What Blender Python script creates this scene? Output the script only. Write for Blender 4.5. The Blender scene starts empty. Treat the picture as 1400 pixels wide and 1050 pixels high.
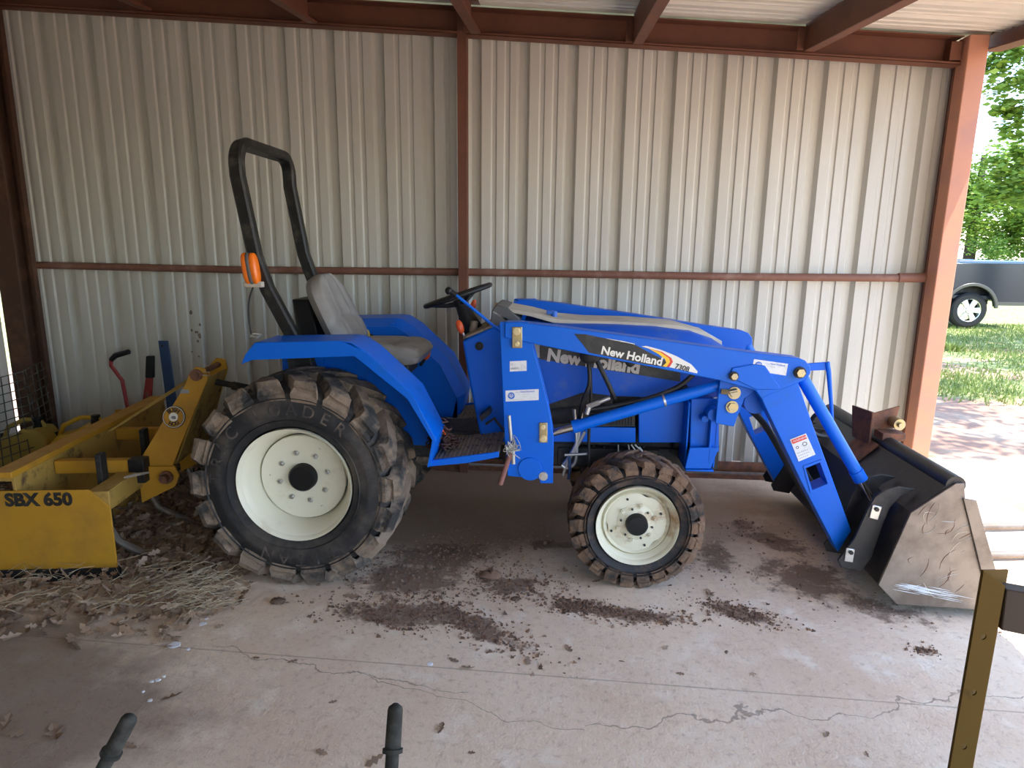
import bpy, bmesh, math, random
from mathutils import Vector, Matrix
sc = bpy.context.scene
random.seed(7)
# ------------------------------------------------------------------ camera
FPX = 900.0; CAMH = 1.65
YAW, PIT, ROL = math.radians(3.9), math.radians(-11.8), math.radians(.66)
CF = Vector((-math.sin(YAW)*math.cos(PIT), math.cos(YAW)*math.cos(PIT), math.sin(PIT)))
_r0 = CF.cross(Vector((0, 0, 1))).normalized(); _u0 = _r0.cross(CF)
CR = math.cos(ROL)*_r0 + math.sin(ROL)*_u0
CU = -math.sin(ROL)*_r0 + math.cos(ROL)*_u0
CC = Vector((0, 0, CAMH))
cam = bpy.data.cameras.new('camera'); camo = bpy.data.objects.new('camera', cam)
sc.collection.objects.link(camo); sc.camera = camo
cam.sensor_width = 36; cam.lens = FPX/1400*36; cam.clip_start = .05; cam.clip_end = 400
camo.matrix_world = Matrix(((CR.x, CU.x, -CF.x, CC.x), (CR.y, CU.y, -CF.y, CC.y), (CR.z, CU.z, -CF.z, CC.z), (0, 0, 0, 1)))
# ------------------------------------------------------------------ light
w = bpy.data.worlds.new('world'); sc.world = w; w.use_nodes = True
nt = w.node_tree; bg = nt.nodes['Background']
sky = nt.nodes.new('ShaderNodeTexSky'); sky.sky_type = 'NISHITA'; sky.sun_disc = False
SUN = Vector((.31, -.16, 1)).normalized()
sky.sun_elevation = math.asin(SUN.z); sky.sun_rotation = math.atan2(SUN.x, SUN.y)
sky.air_density = .9; sky.dust_density = .5; sky.ozone_density = 1.0
nt.links.new(sky.outputs[0], bg.inputs[0]); bg.inputs[1].default_value = .30
sl = bpy.data.lights.new('sun', 'SUN'); sl.energy = 4.3; sl.angle = .009; sl.color = (1, .95, .86)
so = bpy.data.objects.new('sun', sl); sc.collection.objects.link(so)
so.rotation_euler = SUN.to_track_quat('Z', 'Y').to_euler(); so.location = (6, -3, 12)
vs = sc.view_settings; vs.view_transform = 'Standard'; vs.look = 'None'; vs.gamma = 1
vs.use_curve_mapping = False; vs.exposure = 1.68
# ------------------------------------------------------------------ helpers
def ray(px, py): return CF + (px-700)/FPX*CR - (py-525)/FPX*CU
def P(px, py, Y):
    d = ray(px, py); return CC + d*(Y/d.y)
def PZ(px, py, Z=0):
    d = ray(px, py); return CC + d*((Z-CAMH)/d.z)
def PP(pts, Y):      # photo outline -> (x, z) pairs on the plane y = Y
    return [(P(a, b, Y).x, P(a, b, Y).z) for a, b in pts]
def V(*a): return Vector(a)
def tag(o, label=None, cat=None, group=None, kind=None):
    if label: o['label'] = label
    if cat: o['category'] = cat
    if group: o['group'] = group
    if kind: o['kind'] = kind
    return o
def root(name, loc, label, cat, group=None):
    o = bpy.data.objects.new(name, None); sc.collection.objects.link(o)
    o.location = loc; o['_o'] = tuple(loc); o.empty_display_size = .1
    return tag(o, label, cat, group)
class MB:
    def __init__(s): s.v = []; s.f = []; s.m = []
    def add(s, vs, fs, mi=0):
        n = len(s.v); s.v += [Vector(v) for v in vs]
        for f in fs: s.f.append([i+n for i in f]); s.m.append(mi)
        return s
    def box(s, lo, hi, mi=0, M=None):
        x0, y0, z0 = lo; x1, y1, z1 = hi
        vs = [V(x, y, z) for z in (z0, z1) for y in (y0, y1) for x in (x0, x1)]
        if M: vs = [M @ v for v in vs]
        return s.add(vs, [(0, 2, 3, 1), (4, 5, 7, 6), (0, 1, 5, 4), (2, 6, 7, 3), (0, 4, 6, 2), (1, 3, 7, 5)], mi)
    def prism(s, pts, y0, y1, mi=0):      # outline in x, z pushed along y
        a = sum(pts[i][0]*pts[(i+1) % len(pts)][1]-pts[(i+1) % len(pts)][0]*pts[i][1] for i in range(len(pts)))
        if a < 0: pts = pts[::-1]
        n = len(pts)
        vs = [V(x, y0, z) for x, z in pts]+[V(x, y1, z) for x, z in pts]
        fs = [list(range(n)), list(range(2*n-1, n-1, -1))]+[[i, i+n, (i+1) % n+n, (i+1) % n] for i in range(n)]
        return s.add(vs, fs, mi)
    def slab(s, pts, t, mi=0):            # 3-D outline given a thickness vector
        n = len(pts); t = Vector(t); pts = [Vector(p) for p in pts]
        fs = [list(range(n-1, -1, -1)), list(range(n, 2*n))]+[[i, (i+1) % n, (i+1) % n+n, i+n] for i in range(n)]
        return s.add(pts+[p+t for p in pts], fs, mi)
    def rings(s, rg, mi=0, closed=False, caps=True):
        k = len(rg[0]); n = len(rg); vs = [v for r in rg for v in r]; fs = []
        for i in range(n if closed else n-1):
            j = (i+1) % n
            for a in range(k):
                b = (a+1) % k; fs.append([i*k+a, i*k+b, j*k+b, j*k+a])
        if caps and not closed: fs += [list(range(k-1, -1, -1)), list(range((n-1)*k, n*k))]
        return s.add(vs, fs, mi)
    def tube(s, pts, r, n=10, mi=0, closed=False, flat=None):
        pts = [Vector(p) for p in pts]; rg = []; m = len(pts); up = None
        for i, p in enumerate(pts):
            if closed: t = pts[(i+1) % m]-pts[i-1]
            else: t = pts[min(i+1, m-1)]-pts[max(i-1, 0)]
            t.normalize()
            if up is None:
                up = V(0, 0, 1) if abs(t.z) < .9 else V(1, 0, 0)
            b = t.cross(up).normalized(); up = b.cross(t).normalized()
            rr = r[i] if isinstance(r, (list, tuple)) else r
            rg.append([p+rr*(math.cos(2*math.pi*k/n)*b+math.sin(2*math.pi*k/n)*up) for k in range(n)])
        return s.rings(rg, mi, closed)
    def cyl(s, a, b, r, n=16, mi=0, r2=None): return s.tube([a, b], [r, r if r2 is None else r2], n, mi)
    def lathe(s, prof, c=(0, 0, 0), n=48, mi=0, closed=False):   # (radius, y) about the y axis
        rg = [[V(c[0]+r*math.cos(2*math.pi*k/n), c[1]+y, c[2]+r*math.sin(2*math.pi*k/n)) for k in range(n)] for r, y in prof]
        return s.rings(rg, mi, closed, caps=not closed)
    def ball(s, c, r, sc3=(1, 1, 1), n=14, m=9, e=1.0, mi=0, M=None):
        def sg(v, e): return math.copysign(abs(v)**e, v)
        rg = []
        for i in range(m+1):
            a = -math.pi/2+math.pi*i/m
            ring = []
            for k in range(n):
                b = 2*math.pi*k/n
                v = V(sg(math.cos(a), e)*sg(math.cos(b), e)*r*sc3[0], sg(math.cos(a), e)*sg(math.sin(b), e)*r*sc3[1], sg(math.sin(a), e)*r*sc3[2])
                if M: v = M @ v
                ring.append(v+Vector(c))
            rg.append(ring)
        return s.rings(rg, mi)
    def build(s, name, mats, parent=None, bevel=0, smooth=40, base=None, loc=None, seg=2):
        me = bpy.data.meshes.new(name)
        if base is None:
            if parent is not None and '_o' in parent: base = Vector(parent['_o'])
            elif parent is None and loc is None and s.v:
                xs = [v.x for v in s.v]; ys = [v.y for v in s.v]; zs = [v.z for v in s.v]
                base = V((min(xs)+max(xs))/2, (min(ys)+max(ys))/2, min(zs))
            else: base = V(0, 0, 0)
        me.from_pydata([v-Vector(base) for v in s.v], [], s.f); me.update()
        if not isinstance(mats, (list, tuple)): mats = [mats]
        for m in mats: me.materials.append(m)
        me.polygons.foreach_set('material_index', s.m)
        bm = bmesh.new(); bm.from_mesh(me); bmesh.ops.recalc_face_normals(bm, faces=bm.faces); bm.to_mesh(me); bm.free()
        if smooth:
            me.polygons.foreach_set('use_smooth', [True]*len(me.polygons)); me.set_sharp_from_angle(angle=math.radians(smooth))
        o = bpy.data.objects.new(name, me); sc.collection.objects.link(o)
        if parent is not None:
            o.parent = parent; o['_o'] = tuple(base)
            if loc is not None: o.location = loc
        else: o.location = base if loc is None else loc
        if bevel:
            b = o.modifiers.new('b', 'BEVEL'); b.width = bevel; b.segments = seg; b.limit_method = 'ANGLE'; b.angle_limit = math.radians(35)
        return o
def copy_tree(o, parent=None, label=None):
    c = o.copy(); sc.collection.objects.link(c)
    if parent is not None: c.parent = parent
    if label: c['label'] = label
    for ch in list(o.children): copy_tree(ch, c)
    return c
def text(body, size, M, mat_, name, parent, ext=.0008, bold=0, align='CENTER'):
    cu = bpy.data.curves.new('t', 'FONT'); cu.body = body; cu.size = size; cu.extrude = ext; cu.offset = bold
    cu.align_x = align; cu.align_y = 'CENTER'; cu.resolution_u = 3
    to = bpy.data.objects.new('t', cu); sc.collection.objects.link(to)
    me = bpy.data.meshes.new_from_object(to); bpy.data.objects.remove(to)
    me.transform(M); mb = MB(); mb.add([v.co for v in me.vertices], [list(p.vertices) for p in me.polygons])
    if mat_ is None: return mb
    return mb.build(name, mat_, parent, smooth=0)
def facing(o, xdir, ydir):     # text basis: origin, reading direction, up direction
    x = Vector(xdir).normalized(); z = x.cross(Vector(ydir)).normalized(); y = z.cross(x)
    return Matrix(((x.x, y.x, z.x, o[0]), (x.y, y.y, z.y, o[1]), (x.z, y.z, z.z, o[2]), (0, 0, 0, 1)))
# ------------------------------------------------------------------ materials
def mat(name, col, rough=.5, metal=0, col2=None, scale=6, lo=.45, hi=.62, bump=0, bscale=60, rough2=None, detail=6, island=None, spec=.5, stretch=None, alpha=1):
    m = bpy.data.materials.new(name); m.use_nodes = True; t = m.node_tree; b = t.nodes['Principled BSDF']
    b.inputs['Base Color'].default_value = (*col, 1); b.inputs['Roughness'].default_value = rough
    b.inputs['Metallic'].default_value = metal; b.inputs['Specular IOR Level'].default_value = spec
    N = t.nodes.new; L = t.links.new
    geo = N('ShaderNodeNewGeometry'); tc = N('ShaderNodeTexCoord')
    mp = N('ShaderNodeMapping'); L(tc.outputs['Object'], mp.inputs[0])
    if stretch: mp.inputs['Scale'].default_value = stretch
    if island:
        cr = N('ShaderNodeValToRGB'); el = cr.color_ramp.elements
        while len(el) < len(island): el.new(.5)
        for i, c in enumerate(island): el[i].position = i/(len(island)-1); el[i].color = (*c, 1)
        L(geo.outputs['Random Per Island'], cr.inputs[0]); L(cr.outputs[0], b.inputs['Base Color'])
    if col2:
        n = N('ShaderNodeTexNoise'); n.inputs['Scale'].default_value = scale; n.inputs['Detail'].default_value = detail; n.inputs['Roughness'].default_value = .62
        L(mp.outputs[0], n.inputs['Vector'])
        cr = N('ShaderNodeValToRGB'); cr.color_ramp.elements[0].position = lo; cr.color_ramp.elements[1].position = hi
        L(n.outputs['Fac'], cr.inputs[0])
        mx = N('ShaderNodeMix'); mx.data_type = 'RGBA'; mx.inputs[6].default_value = (*col, 1); mx.inputs[7].default_value = (*col2, 1)
        L(cr.outputs[0], mx.inputs[0]); L(mx.outputs[2], b.inputs['Base Color'])
        if rough2 is not None:
            mr = N('ShaderNodeMapRange'); mr.inputs[3].default_value = rough; mr.inputs[4].default_value = rough2
            L(cr.outputs[0], mr.inputs[0]); L(mr.outputs[0], b.inputs['Roughness'])
    if bump:
        n2 = N('ShaderNodeTexNoise'); n2.inputs['Scale'].default_value = bscale; n2.inputs['Detail'].default_value = 5
        L(mp.outputs[0], n2.inputs['Vector'])
        bu = N('ShaderNodeBump'); bu.inputs['Strength'].default_value = bump; bu.inputs['Distance'].default_value = .01
        L(n2.outputs['Fac'], bu.inputs['Height']); L(bu.outputs[0], b.inputs['Normal'])
    return m
M = {}
M['blue'] = mat('blue_paint', (.0, .125, .66), .38, 0, (.02, .11, .42), 9, .58, .85, rough2=.6, bump=.04, bscale=25, spec=.3)
M['blue_dusty'] = mat('dusty_blue_paint', (.003, .09, .52), .42, 0, (.16, .19, .27), 5, .52, .85, rough2=.8, spec=.3)
M['tan_dust'] = mat('hood_dust', (.55, .49, .39), .8, 0, (.36, .34, .33), 4, .45, .7)
M['greydecal'] = mat('grey_decal', (.30, .30, .30), .5)
M['lettergrey'] = mat('dusty_letter', (.52, .48, .42), .6)
M['zincb'] = mat('bright_bolt', (.80, .68, .42), .3, .7)
M['black'] = mat('black_paint', (.008, .008, .009), .5, 0, (.05, .042, .035), 12, .5, .7, rough2=.8)
M['rops'] = mat('rollbar_black', (.010, .010, .010), .42, 0, (.075, .068, .05), 14, .52, .72, rough2=.8)
M['dark'] = mat('dark_castings', (.016, .016, .017), .6, 0, (.07, .055, .04), 10, .5, .7, bump=.3, bscale=40)
M['rubber'] = mat('tyre_rubber', (.018, .018, .020), .62, 0, (.11, .09, .072), 5, .47, .70, rough2=.9, bump=.15, bscale=90)
M['mudletter'] = mat('dusty_lettering', (.045, .04, .037), .8, 0, (.16, .125, .10), 7, .45, .6)
M['mud_rubber'] = mat('muddy_tread', (.25, .185, .135), .9, 0, (.04, .038, .038), 4.5, .46, .58, bump=1, bscale=45, detail=9)
M['mud_front'] = mat('mud_caked_tread', (.20, .12, .075), .92, 0, (.05, .042, .038), 6, .46, .60, bump=1, bscale=55, detail=9)
M['front_wall'] = mat('muddy_sidewall', (.022, .022, .026), .7, 0, (.13, .085, .06), 9, .50, .66, rough2=.95, bump=.3, bscale=60)
M['cream'] = mat('cream_rim_paint', (.80, .76, .60), .38, 0, (.62, .55, .38), 5, .55, .75, rough2=.6)
M['cream_dirty'] = mat('cream_rim_stained', (.74, .70, .54), .45, 0, (.40, .22, .09), 7, .53, .70, rough2=.8)
M['rust'] = mat('rust', (.21, .085, .045), .85, 0, (.10, .05, .035), 20, .4, .65, bump=.4, bscale=80)
M['redsteel'] = mat('red_oxide_steel', (.17, .062, .034), .62, 0, (.11, .042, .025), 4, .45, .75, bump=.05, bscale=60)
M['redsteel_faded'] = mat('faded_red_oxide', (.52, .23, .135), .6, 0, (.42, .20, .15), 5, .45, .7)
M['girt'] = mat('girt_pipe', (.20, .088, .058), .62, 0, (.30, .17, .13), 7, .5, .7)
M['steel'] = mat('worn_steel', (.23, .195, .165), .45, .45, (.15, .115, .09), 6, .42, .66, rough2=.6, bump=.1, bscale=30)
M['blacksteel'] = mat('black_bucket_paint', (.022, .021, .022), .42, .1, (.10, .085, .075), 5, .5, .75, rough2=.7, bump=.08, bscale=30)
M['chrome'] = mat('chrome', (.62, .60, .58), .2, 1)
M['zinc'] = mat('yellow_zinc', (.50, .40, .20), .38, .8, (.38, .34, .26), 30, .45, .6)
M['zincw'] = mat('plain_zinc', (.60, .60, .58), .35, .85)
M['yellow'] = mat('implement_yellow', (.50, .25, .018), .55, 0, (.36, .18, .025), 5, .48, .75, rough2=.75)
M['yellow_worn'] = mat('worn_yellow', (.42, .26, .06), .6, 0, (.10, .055, .03), 9, .54, .68, rough2=.9)
M['canyellow'] = mat('can_yellow_plastic', (.62, .38, .02), .45)
M['candull'] = mat('can_dull_plastic', (.36, .25, .045), .6)
M['backlit_yellow'] = mat('backlit_yellow_post', (.095, .053, .008), .65, 0, (.05, .022, .01), 7, .6, .72, rough2=.8, spec=.15)  # yellow post darkened in its colour to look backlit
M['brownbar'] = mat('brown_bar', (.07, .045, .03), .6)
M['grey_vinyl'] = mat('grey_vinyl', (.30, .285, .265), .42, 0, (.22, .205, .185), 5, .4, .7, bump=.08, bscale=90)
M['dark_plastic'] = mat('dark_plastic', (.009, .009, .010), .45, spec=.35)
M['greyplastic'] = mat('grey_shroud', (.11, .105, .10), .6)
M['dustplastic'] = mat('dusty_console', (.26, .215, .16), .85, 0, (.06, .05, .04), 22, .52, .68)
M['orange'] = mat('orange_lens', (.90, .19, .01), .25)
M['redorange'] = mat('orange_knob', (.75, .10, .02), .35)
M['yellowknob'] = mat('yellow_knob', (.75, .5, .03), .35)
M['white'] = mat('white_label', (.75, .76, .78), .5, 0, (.6, .6, .6), 40, .5, .7)
M['decal_white'] = mat('decal_white', (.82, .80, .74), .45)
M['decal_black'] = mat('decal_black', (.018, .018, .018), .45, 0, (.05, .045, .04), 20, .5, .7)
M['decal_yellow'] = mat('decal_yellow', (.9, .55, .02), .4)
M['decal_red'] = mat('decal_red', (.70, .04, .02), .4)
M['decal_blue'] = mat('decal_blue', (.02, .14, .6), .4)
M['ink'] = mat('ink', (.03, .03, .03), .6)
M['inkgrey'] = mat('grey_ink', (.22, .22, .24), .6)
M['chain'] = mat('rusty_chain', (.10, .05, .04), .65, .3)
M['wire'] = mat('galvanised_wire', (.55, .53, .48), .45, .7)
M['leaf'] = mat('dry_leaf', (.2, .13, .08), .85, island=[(.14, .08, .045), (.30, .19, .12), (.20, .125, .08), (.42, .30, .21), (.33, .21, .13)])
M['straw'] = mat('straw', (.5, .42, .25), .8, island=[(.45, .35, .21), (.66, .56, .40), (.28, .21, .13), (.5, .41, .27)])
M['dirt'] = mat('dirt_clods', (.15, .085, .055), .95, island=[(.12, .065, .04), (.22, .13, .085), (.08, .05, .035), (.28, .18, .13)])
M['paintdrop'] = mat('white_spill', (.8, .8, .82), .7)
M['tool_red'] = mat('tool_red', (.30, .02, .02), .5, 0, (.2, .1, .08), 20, .5, .7)
M['tool_blue'] = mat('tool_blue', (.015, .05, .14), .5)
M['cagewire'] = mat('dull_wire', (.10, .10, .085), .55, .6, (.05, .04, .03), 20)
M['grip'] = mat('grip_rubber', (.016, .016, .013), .85, 0, (.045, .045, .04), 30, bump=.1, bscale=120)
M['gripbar'] = mat('grip_bar', (.018, .018, .015), .6)
M['bark'] = mat('bark', (.09, .065, .05), .9, 0, (.045, .035, .03), 12, bump=.8, bscale=20)
def leafmat(name, cols, tr=.35):
    m = bpy.data.materials.new(name); m.use_nodes = True; t = m.node_tree; N = t.nodes.new; L = t.links.new
    b = t.nodes['Principled BSDF']; out = t.nodes['Material Output']; b.inputs['Roughness'].default_value = .6
    geo = N('ShaderNodeNewGeometry'); cr = N('ShaderNodeValToRGB'); el = cr.color_ramp.elements
    while len(el) < len(cols): el.new(.5)
    for i, c in enumerate(cols): el[i].position = i/(len(cols)-1); el[i].color = (*c, 1)
    L(geo.outputs['Random Per Island'], cr.inputs[0]); L(cr.outputs[0], b.inputs['Base Color'])
    tl = N('ShaderNodeBsdfTranslucent'); L(cr.outputs[0], tl.inputs[0]); mx = N('ShaderNodeMixShader'); mx.inputs[0].default_value = tr
    L(b.outputs[0], mx.inputs[1]); L(tl.outputs[0], mx.inputs[2]); L(mx.outputs[0], out.inputs[0]); return m
M['foliage'] = leafmat('oak_foliage', [(.09, .18, .02), (.2, .32, .04), (.13, .24, .03), (.34, .44, .07)])
M['foliage2'] = leafmat('bush_foliage', [(.06, .14, .02), (.15, .27, .035), (.10, .19, .03), (.22, .33, .06)])
M['grass'] = leafmat('grass_blades', [(.16, .24, .04), (.26, .30, .08), (.12, .2, .03), (.4, .38, .18)], .2)
def panel_mat(name, col, col2, spots=()):
    m = mat(name, col, .42, 0, col2, 3, .35, .8, rough2=.6, stretch=(1, 1, .25))
    return m
M['shaded_rust'] = mat('shaded_rusty_post', (.075, .035, .02), .75, 0, (.14, .065, .035), 6, .5, .7)  # rusty steel with the corner's shade put into its darker colour
M['panel'] = panel_mat('wall_panel', (.60, .585, .52), (.515, .50, .435))
M['roofpanel'] = panel_mat('roof_panel', (.72, .69, .62), (.62, .59, .53))
def ground_mat(name, concrete):
    m = bpy.data.materials.new(name); m.use_nodes = True; t = m.node_tree; N = t.nodes.new; L = t.links.new
    b = t.nodes['Principled BSDF']; b.inputs['Roughness'].default_value = .85; b.inputs['Specular IOR Level'].default_value = .3
    geo = N('ShaderNodeNewGeometry'); pos = geo.outputs['Position']
    def noise(s, d=6, r=.6, v=None):
        n = N('ShaderNodeTexNoise'); n.inputs['Scale'].default_value = s; n.inputs['Detail'].default_value = d; n.inputs['Roughness'].default_value = r
        L(v or pos, n.inputs['Vector']); return n.outputs['Fac']
    def ramp(x, lo, hi):
        r = N('ShaderNodeMapRange'); r.inputs[1].default_value = lo; r.inputs[2].default_value = hi; r.interpolation_type = 'SMOOTHSTEP'; L(x, r.inputs[0]); return r.outputs[0]
    def mix(f, a, c):
        x = N('ShaderNodeMix'); x.data_type = 'RGBA'; L(f, x.inputs[0])
        for s_, v_ in ((6, a), (7, c)):
            if isinstance(v_, tuple): x.inputs[s_].default_value = (*v_, 1)
            else: L(v_, x.inputs[s_])
        return x.outputs[2]
    def mth(op, a, c=0.0):
        x = N('ShaderNodeMath'); x.operation = op
        for i, v_ in enumerate((a, c)):
            if isinstance(v_, (int, float)): x.inputs[i].default_value = v_
            else: L(v_, x.inputs[i])
        return x.outputs[0]
    sep = N('ShaderNodeSeparateXYZ'); L(pos, sep.inputs[0]); X, Y = sep.outputs[0], sep.outputs[1]
    def blob(cx, cy, rx, ry, ang=0):
        mp = N('ShaderNodeMapping'); mp.vector_type = 'TEXTURE'; mp.inputs['Location'].default_value = (cx, cy, 0)
        mp.inputs['Rotation'].default_value = (0, 0, ang); mp.inputs['Scale'].default_value = (rx, ry, 1); L(pos, mp.inputs[0])
        ln = N('ShaderNodeVectorMath'); ln.operation = 'LENGTH'; L(mp.outputs[0], ln.inputs[0])
        return mth('SUBTRACT', 1.0, ln.outputs['Value'])
    if concrete:
        c = mix(ramp(noise(1.3), .35, .68), (.84, .69, .53), (.74, .56, .41))
        c = mix(ramp(noise(5, 8), .52, .72), c, (.88, .77, .63))
        c = mix(mth('MULTIPLY', ramp(noise(30, 7, .75), .5, .68), .45), c, (.40, .27, .19))
        # floor turns browner and darker under the tractor
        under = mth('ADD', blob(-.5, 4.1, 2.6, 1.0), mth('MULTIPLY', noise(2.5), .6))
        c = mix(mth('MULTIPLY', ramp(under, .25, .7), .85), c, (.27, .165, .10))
        left = mth('ADD', blob(-2.7, 1.9, 1.7, .75), mth('MULTIPLY', noise(2.0), .9))  # soft shadow on the front-left floor, painted into the colour
        c = mix(mth('MULTIPLY', ramp(left, .45, .75), .7), c, (.15, .10, .075))
        at = N('ShaderNodeAttribute'); at.attribute_name = 'soil'
        spots = ramp(mth('ADD', at.outputs['Fac'], mth('MULTIPLY', mth('SUBTRACT', noise(9, 8, .75), .5), 1.8)), .42, .72)
        c = mix(mth('MULTIPLY', spots, .8), c, (.17, .105, .075))
        # hairline cracks
        wv = N('ShaderNodeMapping'); L(pos, wv.inputs[0])
        dn = N('ShaderNodeTexNoise'); dn.inputs['Scale'].default_value = 2.2; dn.inputs['Detail'].default_value = 6; L(pos, dn.inputs['Vector'])
        for (x0, y0, x1, y1) in ((300, 880, 800, 1010), (800, 1000, 1400, 945), (500, 930, 640, 950)):
            a_, b_ = PZ(x0, y0), PZ(x1, y1); sl_ = (b_.y-a_.y)/(b_.x-a_.x)
            d_ = mth('SUBTRACT', mth('SUBTRACT', Y, mth('MULTIPLY', mth('SUBTRACT', X, a_.x), sl_)), a_.y)
            d_ = mth('ABSOLUTE', mth('ADD', d_, mth('MULTIPLY', mth('SUBTRACT', dn.outputs['Fac'], .5), .5)))
            ln_ = ramp(d_, .0042, .001)
            ins = mth('MULTIPLY', mth('GREATER_THAN', X, a_.x), mth('LESS_THAN', X, b_.x))
            c = mix(mth('MULTIPLY', mth('MULTIPLY', ln_, ins), .6), c, (.16, .11, .08))
        j = PZ(400, 905); dj = mth('ABSOLUTE', mth('SUBTRACT', mth('SUBTRACT', Y, j.y), mth('MULTIPLY', X, -.035)))
        c = mix(mth('MULTIPLY', ramp(dj, .006, .001), .45), c, (.2, .14, .1))
        h = mth('ADD', noise(22, 8, .7), mth('MULTIPLY', noise(90, 3), .35)); st = .5
    else:
        c = mix(ramp(noise(.9), .4, .62), (.33, .19, .13), (.44, .32, .225))
        c = mix(ramp(noise(7, 8), .5, .75), c, (.30, .19, .13))
        g = mth('ADD', noise(.55, 7, .65), mth('MULTIPLY', mth('SUBTRACT', Y, 7.0), .03))
        c = mix(ramp(g, .50, .62), c, mix(ramp(noise(14, 6), .4, .6), (.17, .22, .06), (.36, .36, .16)))
        h = noise(18, 8, .75); st = .8
    L(c, b.inputs['Base Color'])
    bu = N('ShaderNodeBump'); bu.inputs['Strength'].default_value = st; bu.inputs['Distance'].default_value = .012; L(h, bu.inputs['Height']); L(bu.outputs[0], b.inputs['Normal'])
    return m
M['concrete'] = ground_mat('dusty_concrete', True); M['earth'] = ground_mat('earth_and_grass', False)
# ------------------------------------------------------------------ setting
def struct(mb, name, mats, **k): return tag(mb.build(name, mats, **k), kind='structure')
SOIL = []
for (px, py, rx, ry, a, k) in ((540, 840, .28, .09, -.1, 1), (600, 760, .35, .16, .2, .9), (640, 850, .34, .07, -.6, .9), (560, 790, .4, .2, 0, .8),
                               (700, 800, .22, .1, .2, .7), (860, 840, .26, .05, -.1, 1), (790, 828, .12, .04, 0, .9), (1010, 838, .16, .05, -.4, 1), (1015, 718, .09, .07, 0, 1),
                               (1100, 790, .3, .22, -.3, .8), (1060, 740, .25, .12, -.4, .8), (1200, 830, .35, .12, -.3, .7), (980, 760, .12, .2, 0, .8), (760, 745, .3, .06, .1, .7), (1265, 890, .05, .03, 0, 1), (930, 770, .2, .15, 0, .6)):
    p = PZ(px, py); SOIL.append((p.x, p.y, rx*1.5, ry*1.9, a, k))
def soil(x, y):
    s_ = 0
    for cx, cy, rx, ry, a, k in SOIL:
        dx, dy = x-cx, y-cy; u = (dx*math.cos(a)+dy*math.sin(a))/rx; v = (-dx*math.sin(a)+dy*math.cos(a))/ry
        d = 1-math.hypot(u, v)
        if d > 0: s_ = max(s_, k*min(1, d/.8)**1.0)
    return s_
m = MB(); nx, ny = 250, 240; x0, y0, x1, y1 = -4.3, -3.05, 2.9, 4.95
vals = []
for j in range(ny+1):
    y = y0+(y1-y0)*j/ny; xr = x1+(.10*max(0, (y-2)/1.9) if y < 3.9 else .10+.12*(y-3.9)/1.05)
    for i in range(nx+1):
        x = x0+(xr-x0)*i/nx; m.v.append(V(x, y, 0)); vals.append(soil(x, y))
for j in range(ny):
    for i in range(nx):
        a = j*(nx+1)+i; m.f.append([a, a+1, a+nx+2, a+nx+1]); m.m.append(0)
ed = [0+i for i in range(nx+1)]+[j*(nx+1)+nx for j in range(1, ny+1)]+[ny*(nx+1)+i for i in range(nx-1, -1, -1)]+[j*(nx+1) for j in range(ny-1, 0, -1)]
n = len(m.v)
for i in ed: m.v.append(m.v[i]-V(0, 0, .12)); vals.append(0)
for k in range(len(ed)): q = (k+1) % len(ed); m.f.append([ed[k], n+k, n+q, ed[q]]); m.m.append(0)
m.f.append(list(range(n+len(ed)-1, n-1, -1))); m.m.append(0)
fo = struct(m, 'floor', M['concrete'], smooth=0)
at_ = fo.data.attributes.new('soil', 'FLOAT', 'POINT'); at_.data.foreach_set('value', vals)
m = MB()
m.slab([(-60, -30, -.22), (90, -30, -.22), (90, 90, -.22), (-60, 90, -.22)], (0, 0, .19)); struct(m, 'ground', M['earth'], smooth=0)
SX, SY = -.0655, .100                               # fall of the roof along x and along y
ZB = P(641, 47, 4.62).z                             # underside of the eave beam at the middle post
def zbeam(x): return ZB+SX*(x+.65)
def zroof(x, y): return zbeam(x)+.185+SY*(y-4.62)
def corr(x0, x1, start, per, yb):                   # corrugated profile (x, y): broad ribs and two shallow ones between
    pts = [(x0, yb)]; k = math.floor((x0-start)/per)-1
    while True:
        c = start+k*per; k += 1
        if c-.06 > x1: break
        seq = [(-.050, 0), (-.030, .044), (.022, .044), (.040, 0)]
        for q in (.125, .215): seq += [(q-.022, 0), (q-.012, .011), (q+.014, .011), (q+.019, 0)]
        for dx, dy in seq:
            if x0 < c+dx < x1: pts.append((c+dx, yb+dy))
    pts.append((x1, yb)); return pts
def sheet_x(prof, z0, ztop, name, mats):
    m = MB(); n = len(prof); rows = 2
    for x, y in prof: m.v += [V(x, y, z0), V(x, y, ztop(x)), V(x, y+.002, z0), V(x, y+.002, ztop(x))]
    for i in range(n-1):
        a = 4*i; m.f += [[a, a+4, a+5, a+1], [a+2, a+3, a+7, a+6], [a, a+2, a+6, a+4], [a+1, a+5, a+7, a+3]]; m.m += [0]*4
    return struct(m, name, mats, smooth=0)
sheet_x(corr(-3.95, -.66, -3.655, .342, 4.76), .10, lambda x: zbeam(x)+.16, 'wall_back', M['panel'])
sheet_x(corr(-.66, 2.545, -.268, .326, 4.765), .10, lambda x: zbeam(x)+.16, 'wall_rear', M['panel'])
# left wall, standing a little off the corner post so daylight shows through the slit
prof = corr(-2.0, 4.60, .2, .33, 0); m = MB()
for y, d in prof: m.v += [V(-4.12-d, y, .02), V(-4.12-d, y, zroof(-4.12, y)-.02), V(-4.122-d, y, .02), V(-4.122-d, y, zroof(-4.12, y)-.02)]
for i in range(len(prof)-1):
    a = 4*i; m.f += [[a, a+4, a+5, a+1], [a+2, a+3, a+7, a+6], [a, a+2, a+6, a+4], [a+1, a+5, a+7, a+3]]; m.m += [0]*4
struct(m, 'wall_left', M['panel'], smooth=0)
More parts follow.
